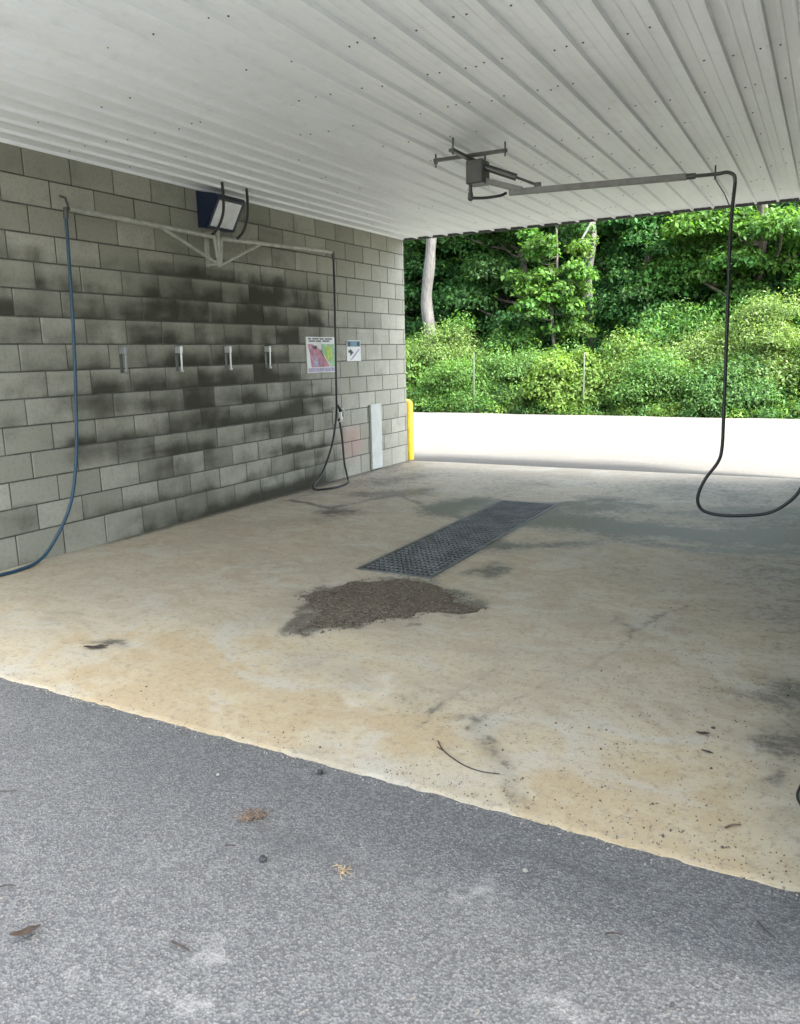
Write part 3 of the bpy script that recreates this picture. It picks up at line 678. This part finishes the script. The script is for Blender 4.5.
# ------------------------------------------------------------------ mat clamps
def make_clamp():
    r = thing('mat_clamp', (0, 0, 0), 'x', 'clamp', 'steel mat clamps along the block wall')
    m1 = MB(); m1.box(0, -.018, -.11, .006, .018, .115, .002); m1.build('back_plate', M['steel_dark'], r)
    m1 = MB(); m1.box(.006, -.018, .05, .07, -.013, .11, .002); m1.box(.006, .013, .05, .07, .018, .11, .002); m1.build('bracket', M['chrome'], r)
    m1 = MB(); m1.obox((.062, 0, -.005), (.04, 0, 1), (0, 1, 0), (.115, .010, .005), .003); m1.build('clamp_bar', M['chrome'], r)
    m1 = MB(); m1.tube([(.058, -.021, .085), (.058, .021, .085)], .009, 10); m1.build('pivot_pin', M['chrome'], r)
    m1 = MB(); m1.tube([(.06, -.014, -.11), (.06, .014, -.11)], .011, 10); m1.build('roller', M['chrome'], r)
    return r
cl = make_clamp()
for i, (y, lab) in enumerate(((2.575, 'dull grey mat clamp nearest the blue hose on the block wall'), (3.225, 'bright steel mat clamp, second along from the blue hose'), (3.90, 'bright steel mat clamp, third along from the blue hose'), (4.53, 'bright steel mat clamp nearest the colourful wall poster'))):
    o = cl if i == 0 else copy_tree(cl); o.location = (0.001, y, 1.505); o['label'] = lab
    if i == 0:
        pass
for ch in cl.children:
    if ch.name.startswith(('clamp_bar', 'roller', 'bracket', 'pivot')): ch.data = ch.data.copy(); ch.data.materials[0] = M['steel_grey']

# ------------------------------------------------------------------ signs on the wall
s = thing('poster_sign', (.0, 5.57, 1.31), 'colourful pink and green instruction poster on the block wall', 'sign')
ya, yb, za, zb = 5.275, 5.865, 1.31, 1.72
def P(u, v_, x=.0145): return (x, ya+(yb-ya)*u, za+(zb-za)*v_)
mb = MB(); mb.box(.002, ya, za, .013, yb, zb, .002); mb.build('board', M['sign_white'], s)
mb = MB()
for row, segs in ((.945, ((.06, .16), (.2, .42), (.46, .6), (.64, .9))), (.885, ((.08, .3), (.33, .5), (.56, .8)))):
    for a, c_ in segs: mb.box(.0132, ya+(yb-ya)*a, za+(zb-za)*(row-.018), .0148, ya+(yb-ya)*c_, za+(zb-za)*(row+.018))
mb.build('heading', M['sign_black'], s, False)
mb = MB(); mb.poly([P(.03, .80), P(.2, .80), P(.45, .66), P(.78, .2), P(.78, .16), P(.14, .16), P(.1, .55)]); mb.build('pink_picture', M['sign_pink'], s, False)
mb = MB(); mb.poly([P(.52, .80), P(.97, .80), P(.97, .16), P(.80, .16), P(.8, .22), P(.5, .62)]); mb.build('green_picture', M['sign_green'], s, False)
mb = MB(); mb.poly([P(.64, .70, .016), P(.72, .76, .016), P(.84, .72, .016), P(.88, .5, .016), P(.82, .32, .016), P(.7, .34, .016), P(.62, .5, .016)]); mb.build('lime_picture', M['sign_lime'], s, False)
mb = MB(); mb.poly([P(.03, .03), P(.97, .03), P(.97, .14), P(.03, .14)]); mb.poly([P(.2, .18, .0158), P(.4, .2, .0158), P(.36, .4, .0158), P(.25, .5, .0158)]); mb.build('mauve_picture', M['sign_mauve'], s, False)
mb = MB(); mb.poly([P(.18, .74, .0156), P(.34, .76, .0156), P(.36, .68, .0156), P(.24, .66, .0156)]); mb.poly([P(.44, .66, .0162), P(.5, .62, .0162), P(.6, .42, .0162), P(.56, .44, .0162)]); mb.build('dark_picture', M['sign_black'], s, False)
s = thing('arrow_sign', (0, 6.3, 1.43), 'small white sign with teal heading and black arrow on the wall', 'sign')
ya, yb, za, zb = 6.135, 6.465, 1.43, 1.685
mb = MB(); mb.box(.002, ya, za, .011, yb, zb, .002); mb.build('board', M['sign_white'], s)
mb = MB(); mb.poly([P(.03, .70, .0125), P(.97, .70, .0125), P(.97, .97, .0125), P(.03, .97, .0125)]); mb.build('heading_band', M['sign_teal'], s, False)
mb = MB(); mb.poly([P(.08, .73, .014), P(.26, .73, .014), P(.26, .93, .014), P(.08, .93, .014)]); mb.build('heading_mark', M['sign_black'], s, False)
mb = MB(); mb.poly([P(.72, .73, .014), P(.9, .73, .014), P(.9, .93, .014), P(.72, .93, .014)]); mb.build('heading_mark', M['sign_black'], s, False)
mb = MB(); mb.poly([P(.1, .54, .0125), P(.22, .52, .0125), P(.22, .62, .0125), P(.46, .42, .0125), P(.22, .24, .0125), P(.22, .40, .0125), P(.1, .42, .0125)]); mb.build('arrow_mark', M['sign_black'], s, False)
mb = MB(); mb.poly([P(.2, .06, .0125), P(.34, .06, .0125), P(.92, .56, .0125), P(.86, .62, .0125)]); mb.build('grey_stripe', M['sign_mauve'], s, False)

o = MB().box(.002, 6.64, .012, .032, 6.915, .865, .004).build('wall_board', M['white_board']); tag(o, 'tall narrow white board standing against the far block wall', 'board')
o = MB().lathe((-.075, 7.86, -.05), [(.08, 0), (.08, .85), (.068, .885), (.04, .91), (.0, .92)], seg=24).build('bollard', M['yellow']); tag(o, 'yellow steel bollard at the far end of the block wall', 'bollard')

# ------------------------------------------------------------------ small litter
def leaf_litter(px, py, ln, ang, label, m, wd=.35, curl=.25, name='dead_leaf', z=0):
    c = on_z(px, py, z); mb = MB(); d = Vector((math.cos(ang), math.sin(ang), 0)); e = Vector((-d.y, d.x, 0)); n = 7; rows = []
    for i in range(n):
        t = i/(n-1); wv = ln*wd*math.sin(PI*min(.97, max(.06, t)))**.8*.5; zc = z+.004+ln*curl*(abs(t-.5)*1.2)**2
        p = Vector(c)+d*(ln*(t-.5)); p.z = zc
        mb.v += [tuple(p-e*wv+Vector((0, 0, wv*.55))), tuple(p), tuple(p+e*wv+Vector((0, 0, wv*.4*(1+.5*math.sin(i*2)))))]
    for i in range(n-1):
        k = i*3; mb.f += [(k, k+1, k+4, k+3), (k+1, k+2, k+5, k+4)]
    o = mb.build(name, m); sol = o.modifiers.new('thickness', 'SOLIDIFY'); sol.thickness = .0015; return tag(o, label, 'leaf')
def twig(pts, r, label, m, fork=None, cat='twig', name='twig'):
    mb = MB(); P_ = [Vector((*on_z(px, py)[:2], r+.001)) for px, py in pts]; S = spline(P_, 5); mb.tube(S, [r*(1-.5*i/len(S)) for i in range(len(S))], 6)
    if fork: mb.tube([Vector((*on_z(px, py)[:2], r+.002)) for px, py in fork], r*.6, 5)
    return tag(mb.build(name, m), label, cat)
def pebble(px, py, r, label, m):
    c = on_z(px, py); mb = MB(); k = 0
    mb.lathe((c[0], c[1], -.006), [(r*.5, 0), (r*.95, r*.35), (r, r*.7), (r*.75, r*1.05), (r*.3, r*1.25)], (random.uniform(-.2, .2), random.uniform(-.2, .2), 1), 9)
    mb.v = [(c[0]+(x-c[0])*(1+random.uniform(-.18, .18)), c[1]+(y-c[1])*(1+random.uniform(-.18, .18)), z) for x, y, z in mb.v]
    return tag(mb.build('pebble', m), label, 'stone')
leaf_litter(26, 935, .075, 1.0, 'curled brown dead leaf on asphalt at lower left', M['leaf_dead'], .42, .4)
leaf_litter(96, 649, .13, .55, 'dark crumpled leaf lying on the tan concrete near the left wall', M['twig'], .34, .25)
leaf_litter(703, 735, .055, .3, 'small dark leaf on the concrete beside a round pebble', M['twig'], .4, .3)
leaf_litter(707, 753, .045, -.2, 'thin dark leaf scrap just below the concrete pebble', M['twig'], .3, .2)
twig([(172, 943), (181, 947), (190, 952)], .0035, 'short dark twig lying on the lower left asphalt', M['twig'])
twig([(0, 888), (8, 886), (16, 887)], .003, 'thin twig on asphalt cut by the left edge', M['twig'])
twig([(0, 792), (9, 792), (18, 791)], .0025, 'faint dark twig on asphalt near left concrete edge', M['twig'])
twig([(438, 742), (444, 752), (462, 765), (480, 772), (500, 775)], .003, 'long curved stick lying on the concrete by dark stains', M['twig'], [(444, 752), (437, 748)])
twig([(605, 935), (613, 934), (622, 936)], .003, 'short straight twig on the middle of the asphalt', M['twig'])
twig([(757, 922), (766, 932), (776, 940)], .0028, 'slanting thin twig on asphalt at lower right', M['twig'])
twig([(725, 829), (733, 826), (741, 826)], .004, 'reddish brown stick on concrete near its lower right edge', M['rust'])
twig([(225, 847), (231, 846), (236, 847)], .003, 'tiny dark twig beside the black pebble on asphalt', M['twig'])
pebble(262, 859, .013, 'black pebble on the asphalt beside a tiny twig', M['stone'])
pebble(320, 772, .012, 'dark pebble on the asphalt close under the concrete edge', M['stone'])
pebble(713, 728, .009, 'round black pebble on the concrete beside a small leaf', M['stone'])
pebble(218, 774, .007, 'white pebble on the asphalt near the concrete edge', M['stone_pale'])
pebble(525, 870, .008, 'pale pebble in the middle of the grey asphalt', M['stone_pale'])
pebble(673, 1003, .006, 'dark small pebble near the bottom of the asphalt', M['stone'])
def scrap(px, py, n, rad, ln, r, label, m, name, cat):
    c = on_z(px, py); mb = MB()
    for k in range(n):
        a = random.random()*6.28; rr = rad*random.random(); q = Vector((c[0]+math.cos(a)*rr, c[1]+math.sin(a)*rr, .002)); t_ = random.random()*6.28; l_ = ln*random.uniform(.4, 1)
        mb.tube([q, q+Vector((math.cos(t_)*l_*.5, math.sin(t_)*l_*.5, .004)), q+Vector((math.cos(t_+.5)*l_, math.sin(t_+.5)*l_, 0))], r, 4)
    return tag(mb.build(name, m), label, cat, kind='stuff')
scrap(252, 816, 60, .045, .02, .0022, 'scatter of rust brown crumbs on the asphalt', M['rust'], 'rust_crumbs', 'debris')
scrap(342, 871, 16, .022, .035, .0013, 'small tuft of dry straw on the asphalt', M['straw'], 'straw_tuft', 'debris')
# grit scattered on the right half of the slab and along its front edge
mb = MB()
for k in range(900):
    if k < 560: px, py = random.gauss(650, 110), random.gauss(740, 60)
    else:
        px = random.uniform(0, 800); py = 676+.265*px+random.gauss(-6, 12)
    c = on_z(px, py)
    if not (.1 < c[0] < 5.32 and -.12 < c[1] < 3.2): continue
    r = random.uniform(.0008, .0019) if random.random() < .96 else random.uniform(.002, .0035)
    mb.obox((c[0], c[1], .0015 if c[1] > 0 else -.007), (random.uniform(-1, 1), random.uniform(-1, 1), .2), (.3, 1, random.random()), (r*1.3, r, r*.7))
o = mb.build('grit', M['grit'], None, False); tag(o, 'loose dark grit scattered over the concrete floor', 'grit', kind='stuff')
mb = MB()
for k in range(380):
    x = random.uniform(0, 5.4); y = random.gauss(-.012, .025)
    r = random.uniform(.0008, .0024); mb.obox((x, y, -.006 if y < 0 else .003), (random.uniform(-1, 1), random.uniform(-1, 1), .2), (.3, 1, random.random()), (r*1.3, r, r*.7))
o = mb.build('edge_grit', M['stone_pale'], None, False); tag(o, 'pale crumbs along the joint of concrete and asphalt', 'grit', kind='stuff')

# ------------------------------------------------------------------ vegetation
class Leaves:
    def __init__(s): s.p = []; s.n = []; s.sz = []; s.c = []; s.asp = []
    def clump(s, c, rad, n, size, col, var=.25, up=.5, shell=.55, asp=.55, low=-.35, tip=None):
        c = np.array(c, float); rad = np.array(rad, float)
        d = RNG.normal(size=(n, 3)); d /= np.linalg.norm(d, axis=1)[:, None]
        d[:, 2] = np.where(d[:, 2] < low, -d[:, 2]*RNG.random(n), d[:, 2])
        rr = shell+(1-shell)*RNG.random(n)**.7+RNG.normal(size=n)*.10
        p = c+d*rad*rr[:, None]
        nn = d*(1-up)+np.array([0, 0, up])+RNG.normal(size=(n, 3))*.45
        k = 1+RNG.normal(size=n)*var; k = np.clip(k, .4, 1.8)[:, None]
        cc = np.array(col)[None]*k*(1+RNG.normal(size=(n, 3))*.05)
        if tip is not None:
            t_ = (RNG.random(n) < tip[1]) & (d[:, 2] > .25); cc[t_] = np.array(tip[0])*(.8+.4*RNG.random((t_.sum(), 1)))  # sunlit clump tops put into leaf colour; also pale shrub tips
        s.p.append(p); s.n.append(nn); s.sz.append(size*(.65+.7*RNG.random(n))); s.c.append(np.clip(cc, .004, .8)); s.asp.append(np.full(n, asp)); return s
    def build(s, name, parent=None, kind=None):
        p = np.concatenate(s.p); nn = np.concatenate(s.n); sz = np.concatenate(s.sz)[:, None]; c = np.concatenate(s.c); asp = np.concatenate(s.asp)[:, None]
        off = Vector((0, 0, 0)); q = parent
        while q is not None: off += q.location; q = q.parent
        p = p-np.array(off)
        nn /= np.linalg.norm(nn, axis=1)[:, None]; n = len(p)
        r = RNG.normal(size=(n, 3)); a = r-nn*(r*nn).sum(1)[:, None]; a /= np.linalg.norm(a, axis=1)[:, None]; a[:, 2] -= .25; b = np.cross(nn, a)
        V = np.empty((n, 4, 3)); V[:, 0] = p-a*sz*.5; V[:, 1] = p+b*sz*asp*.5+nn*sz*.10-a*sz*.05; V[:, 2] = p+a*sz*.5-nn*sz*.08; V[:, 3] = p-b*sz*asp*.5+nn*sz*.10-a*sz*.05
        me = bpy.data.meshes.new(name); me.vertices.add(n*4); me.vertices.foreach_set('co', V.ravel())
        me.loops.add(n*4); me.loops.foreach_set('vertex_index', np.arange(n*4)); me.polygons.add(n)
        me.polygons.foreach_set('loop_start', np.arange(n)*4); me.polygons.foreach_set('loop_total', np.full(n, 4)); me.update(); me.validate()
        set_attr(me, 'tint', np.repeat(c, 4, axis=0))
        return link(name, me, M['leaf'], parent, False, kind)
GND = -.16
def limbs(mb, base, top, rb, rt, targets, wob=.12):
    base = Vector(base); top = Vector(top); n = 8
    pts = [base+(top-base)*(i/n)+Vector((random.uniform(-wob, wob), random.uniform(-wob, wob), 0))*(1 if 0 < i < n else 0) for i in range(n+1)]
    S = spline(pts, 4); mb.tube(S, [rb+(rt-rb)*i/(len(S)-1) for i in range(len(S))], 10)
    for t_ in targets:
        t_ = Vector(t_); i = min(range(len(S)), key=lambda k: abs(S[k].z-(t_.z-.35*(t_-S[k]).xy.length))); p = S[i]
        r0 = (rb+(rt-rb)*i/len(S))*.45; mid = (p+t_)/2+Vector((random.uniform(-.2, .2), random.uniform(-.2, .2), -.12))
        Q = spline([p, mid, t_], 5); mb.tube(Q, [r0*(1-.75*k/len(Q)) for k in range(len(Q))], 6)
def tree(base, h, rb, crown, nclump, col, label, size=.13, per=900, crad=(.95, .95, .42), var=.25, up=.55, bark='bark_dark', group='trees beyond the apron', zmin=1.2, extra=None, tip=((.075, .155, .028), .16), asp=.55):
    x, y = base; r = thing('tree', (x, y, GND), label, 'tree', group); lv = Leaves(); tg = []
    cx, cy, cz, rx, ry, rz = crown
    for k in range(nclump):
        while True:
            d = np.array([random.gauss(0, 1) for _ in range(3)]); d /= np.linalg.norm(d); q = random.random()**.4
            c = np.array([cx, cy, cz])+d*np.array([rx, ry, rz])*q
            if c[2] > zmin: break
        f_ = random.uniform(.65, 1.25); kk = random.uniform(.7, 1.3)
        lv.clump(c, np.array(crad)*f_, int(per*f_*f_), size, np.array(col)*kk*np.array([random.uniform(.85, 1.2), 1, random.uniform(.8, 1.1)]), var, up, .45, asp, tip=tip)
        if k < 16: tg.append(tuple(c))
    if zmin < 1.25 and rz > 2:
        for k in range(26): lv.clump((cx+random.uniform(-rx, rx)*1.1, cy-random.uniform(.3, 1.2), random.uniform(.5, 3.2)), (.7, .6, .5), per//2, size, np.array(col)*random.uniform(.7, 1.2), var, up, .4, asp)
    if extra: extra(lv)
    lv.build('crown', r); mb = MB(); limbs(mb, (x, y, GND), (x+random.uniform(-.3, .3), y, h), rb, rb*.35, tg); mb.build('trunk', M[bark], r); return r

DK = (.036, .096, .026); MD = (.058, .142, .03); LT = (.085, .155, .026); YG = (.062, .135, .024)
# pale bare trunk at the left end of the view
r = thing('tree', (-5.17, 19, GND), 'pale bare trunk with a kink rising behind the shrubs', 'tree', 'trees beyond the apron')
mb = MB(); S = spline([(-5.17, 19, GND), (-5.18, 19, 1.2), (-5.17, 19, 2.1), (-5.27, 19, 3.05), (-5.14, 19, 4.1), (-5.06, 19, 5.0), (-4.9, 19.1, 7.5)], 6)
mb.tube(S, [.20-.07*i/len(S)+.008*math.sin(i*.9) for i in range(len(S))], 14); mb.tube([(-5.0, 19, 6), (-5.9, 19.4, 7.4)], [.09, .04], 7); mb.tube([(-4.95, 19, 6.6), (-4.2, 18.8, 8)], [.08, .03], 7); mb.build('trunk', M['bark_pale'], r)
lv = Leaves()
for k in range(12): lv.clump((-5+random.uniform(-2, 2), 19.6+random.uniform(-1, 1.6), random.uniform(7.6, 10)), (.9, .9, .45), 700, .14, MD)
lv.build('crown', r)
# trees
tree((-3.4, 22.2), 7.5, .2, (-3.4, 22.0, 4.6, 2.4, 1.8, 3.3), 44, DK, 'dark dense tree between the bare trunk and the pale sapling', per=900, crad=(.7, .7, .5), up=.4)
tree((-7.6, 22.0), 8, .2, (-7.6, 22.0, 4.6, 2.4, 1.8, 3.4), 40, DK, 'dark tree filling the gap left of the bare trunk', per=850)
tree((-1.45, 19.6), 5.2, .06, (-1.7, 19.5, 3.2, 1.15, .8, 2.0), 46, YG, 'bright yellow green sapling in front of the vine covered trunk', size=.115, per=190, crad=(.40, .36, .26), up=.4, zmin=1.1, asp=.7)
def vines(lv):
    for k in range(16):
        z = .8+k*.33; lv.clump((-.95+.12*math.sin(k*1.3), 20.35, z), (.24, .26, .26), 70, .12, LT if k % 3 else MD, up=.3)
tree((-.98, 20.6), 9.5, .21, (-1.1, 21.2, 8.2, 2.2, 1.6, 1.8), 14, MD, 'grey trunk wrapped in vines behind the bright sapling', bark='bark_pale', extra=vines)
tree((.35, 21.4), 7.5, .16, (.35, 21.4, 3.9, 1.35, 1.3, 3.0), 40, (.033, .09, .022), 'fine leaved deep green tree right of the vine trunk', size=.10, per=900, crad=(.6, .6, .42), up=.42)
tree((3.3, 21.8), 8, .22, (2.9, 21.6, 4.4, 2.5, 1.5, 2.9), 44, (.055, .135, .026), 'broad layered green tree behind the hanging black hose', size=.13, per=1000, crad=(.85, .8, .48), up=.5, tip=((.10, .185, .036), .35))
tree((6.6, 22.4), 8.5, .22, (6.4, 22.4, 4.6, 2.4, 1.8, 3.2), 40, (.036, .10, .03), 'blue green spreading tree at the right edge of the woods', size=.14, per=900, crad=(.85, .85, .5), up=.5)
for i, (x, y, lab) in enumerate(((-10.5, 25, 'tall dark tree in the second row at far left'), (-5.6, 26, 'tall dark tree in the second row behind the bare trunk'), (-1.0, 26.5, 'tall dark tree in the second row behind the vine trunk'), (3.8, 26.5, 'tall dark tree in the second row behind the layered tree'), (8.6, 26, 'tall dark tree in the second row at far right'))):
    tree((x, y), 11, .25, (x, y, 5.4, 3.0, 1.8, 4.6), 36, (.025, .07, .02), lab, size=.2, per=620, crad=(1.25, 1.2, .6))
# the wood further back reads as one mass
lv = Leaves()
for k in range(620):
    lv.clump((random.uniform(-20, 16), random.uniform(28.5, 33.5), random.uniform(-.2, 11)), (1.8, 1.3, 1.2), 280, .40, (.022, .06, .018), up=.5)
o = lv.build('woodland'); tag(o, 'dark mass of woodland behind the nearer trees', 'woodland', kind='stuff')

def shrub(c, rad, col, label, n=26, per=760, size=.07, tip=None, up=.4, asp=.45, crad=.55):
    x, y, h = c; h *= 1.14; rad *= 1.1; n = int(n*1.35); r = thing('shrub', (x, y, GND), label, 'shrub', 'shrubs along the far edge of the apron'); lv = Leaves(); tg = []
    for k in range(n):
        d = np.array([random.gauss(0, 1), random.gauss(0, 1), abs(random.gauss(0, 1))]); d /= np.linalg.norm(d); q = .45+.6*random.random()
        p = np.array([x, y, .1])+d*np.array([rad*.85, rad*.75, h-.25])*q; f_ = random.uniform(.7, 1.25)
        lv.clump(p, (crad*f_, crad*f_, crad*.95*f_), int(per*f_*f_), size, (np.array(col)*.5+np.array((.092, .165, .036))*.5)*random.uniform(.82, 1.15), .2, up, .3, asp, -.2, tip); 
        if k < 9: tg.append(p)
    lv.build('foliage', r); mb = MB()
    for p in tg:
        S = spline([(x+random.uniform(-.2, .2), y+random.uniform(-.2, .2), GND), ((x+p[0])/2, (y+p[1])/2, p[2]*.6), tuple(p)], 4); mb.tube(S, [.022*(1-.7*i/len(S)) for i in range(len(S))], 5)
    mb.build('stem', M['bark_dark'], r); return r
OL = (.11, .155, .045); FG = (.075, .165, .035); PALE = (.19, .25, .09)
shrub((-4.4, 18.4, 2.15), 1.35, OL, 'large rounded olive shrub beside the bare trunk', n=34, tip=((.155, .22, .075), .35))
shrub((-6.0, 17.9, 1.55), 1.0, (.085, .145, .03), 'lower leafy shrub touching the block wall edge', n=22, size=.11, asp=.6)
shrub((-3.6, 17.3, 1.15), 1.0, FG, 'feathery bright green shrub under the olive one', n=24, size=.07)
shrub((-2.0, 17.8, 1.45), 1.05, (.085, .165, .05), 'soft green shrub left of the right hand post', n=26, size=.07)
shrub((-.55, 17.5, 1.30), .95, (.125, .19, .03), 'yellow green shrub just left of the right hand post', n=24, size=.09, asp=.6)
shrub((.9, 17.9, 1.45), 1.05, (.10, .17, .035), 'mid green shrub just right of the right hand post', n=26, size=.08, tip=(PALE, .15))
shrub((2.3, 18.2, 1.85), 1.2, OL, 'pale flowering shrub left of the hanging hose', n=32, tip=((.17, .235, .085), .4))
shrub((4.0, 18.4, 2.15), 1.35, OL, 'tallest pale flowering shrub right of the hanging hose', n=36, tip=((.17, .235, .085), .4))
shrub((3.3, 17.2, 1.15), 1.0, (.05, .125, .045), 'cool green shrub low behind the hanging hose', n=24, size=.075)
shrub((1.7, 17.2, 1.15), .95, (.065, .145, .04), 'low green shrub in front of the pale flowering one', n=20, size=.075)
shrub((5.6, 17.8, 1.7), 1.2, (.07, .14, .04), 'green shrub at the right end of the row', n=28)
shrub((-8.0, 18.2, 1.9), 1.4, FG, 'tall green shrub hidden behind the wall end', n=28)
lv = Leaves()
for k in range(150):
    x = random.uniform(-9.5, 8.5); lv.clump((x, random.uniform(18.9, 20.0), random.uniform(.2, 1.9)+.5*math.sin(x*1.1)), (.6, .5, .45), 230, .10, np.array((.055, .125, .026))*random.uniform(.7, 1.35), up=.4, asp=.5, tip=((.10, .18, .04), .2))
o = lv.build('thicket'); tag(o, 'tangled green thicket between the shrubs and the trees', 'thicket', kind='stuff')
lv = Leaves()
for k in range(900):
    x = random.uniform(-9, 8.5); y = random.uniform(16.25, 17.6)-(x-4.8)*.042; hgt = random.uniform(.08, .24)+.62*max(0, y-16.5)*random.uniform(.5, 1.2)
    lv.clump((x, y, hgt*.6-.1), (.25, .22, hgt), 105, .085, np.array(random.choice([FG, (.06, .135, .04), (.11, .18, .03), LT]))*random.uniform(.7, 1.15), up=.3, asp=.3)
o = lv.build('weeds'); tag(o, 'low weeds and grass along the far edge of the apron', 'weeds', kind='stuff')

for px, top, base, lab in ((474, 352, 412, 'thin pale post among the left shrubs'), (583, 352, 413, 'thin pale post among the yellow green shrubs')):
    a = on_y(px, top, 16.62); b_ = on_y(px, base, 16.62); mb = MB()
    mb.lathe((b_[0], 16.62, GND), [(.021, 0), (.021, a[2]-GND-.01), (.016, a[2]-GND)], seg=8); tag(mb.build('fence_post', M['post']), lab, 'post', 'thin posts beyond the apron')
a = on_y(582, 239, 19.9); b_ = on_y(596, 214, 19.9)
aa = np.array(a); bb = np.array(b_); d = (bb-aa)
o = MB().tube([aa-d*.3, aa, bb, bb+d*1.5], [.035, .03, .028, .02], 7).build('dead_branch', M['dead_wood']); tag(o, 'slanting pale dead branch caught beside the vine covered trunk', 'branch')

# ------------------------------------------------------------------ light
wd = bpy.data.worlds.new('World'); SC.world = wd; wd.use_nodes = True; nt = wd.node_tree
sky = nt.nodes.new('ShaderNodeTexSky'); sky.sky_type = 'NISHITA'; sky.sun_disc = False
ELEV = math.radians(50); sdir = Vector((math.cos(ELEV)*math.cos(math.radians(-11)), math.cos(ELEV)*math.sin(math.radians(-11)), math.sin(ELEV)))
sky.sun_elevation = ELEV; sky.sun_rotation = math.atan2(sdir.x, sdir.y); sky.dust_density = 3.5; sky.air_density = 1.0; sky.ozone_density = .6
hs = nt.nodes.new('ShaderNodeHueSaturation'); hs.inputs['Saturation'].default_value = .5; nt.links.new(sky.outputs[0], hs.inputs['Color'])   # hazy, milky sky
nt.links.new(hs.outputs[0], nt.nodes['Background'].inputs[0]); nt.nodes['Background'].inputs[1].default_value = .15
sl = bpy.data.lights.new('sun', 'SUN'); sl.energy = 2.2; sl.angle = math.radians(8); sl.color = (1, .97, .92)
so = bpy.data.objects.new('sun', sl); COL.objects.link(so); so.rotation_euler = sdir.to_track_quat('Z', 'Y').to_euler()

cd = bpy.data.cameras.new('camera'); co = bpy.data.objects.new('camera', cd); COL.objects.link(co)
cd.sensor_fit = 'VERTICAL'; cd.sensor_height = 36; cd.lens = F/1024*36; cd.clip_end = 1000; cd.clip_start = .05
m4 = Matrix([list(ROT[i])+[CAM[i]] for i in range(3)]+[[0, 0, 0, 1]])
co.matrix_world = m4; SC.camera = co
vs = SC.view_settings; vs.view_transform = 'Standard'; vs.look = 'None'; vs.gamma = 1; vs.use_curve_mapping = False; vs.exposure = 3.14; vs.use_white_balance = True; vs.white_balance_temperature = 6200; vs.white_balance_tint = 9
SC.cycles.max_bounces = 10; SC.cycles.diffuse_bounces = 6; SC.cycles.use_denoising = True
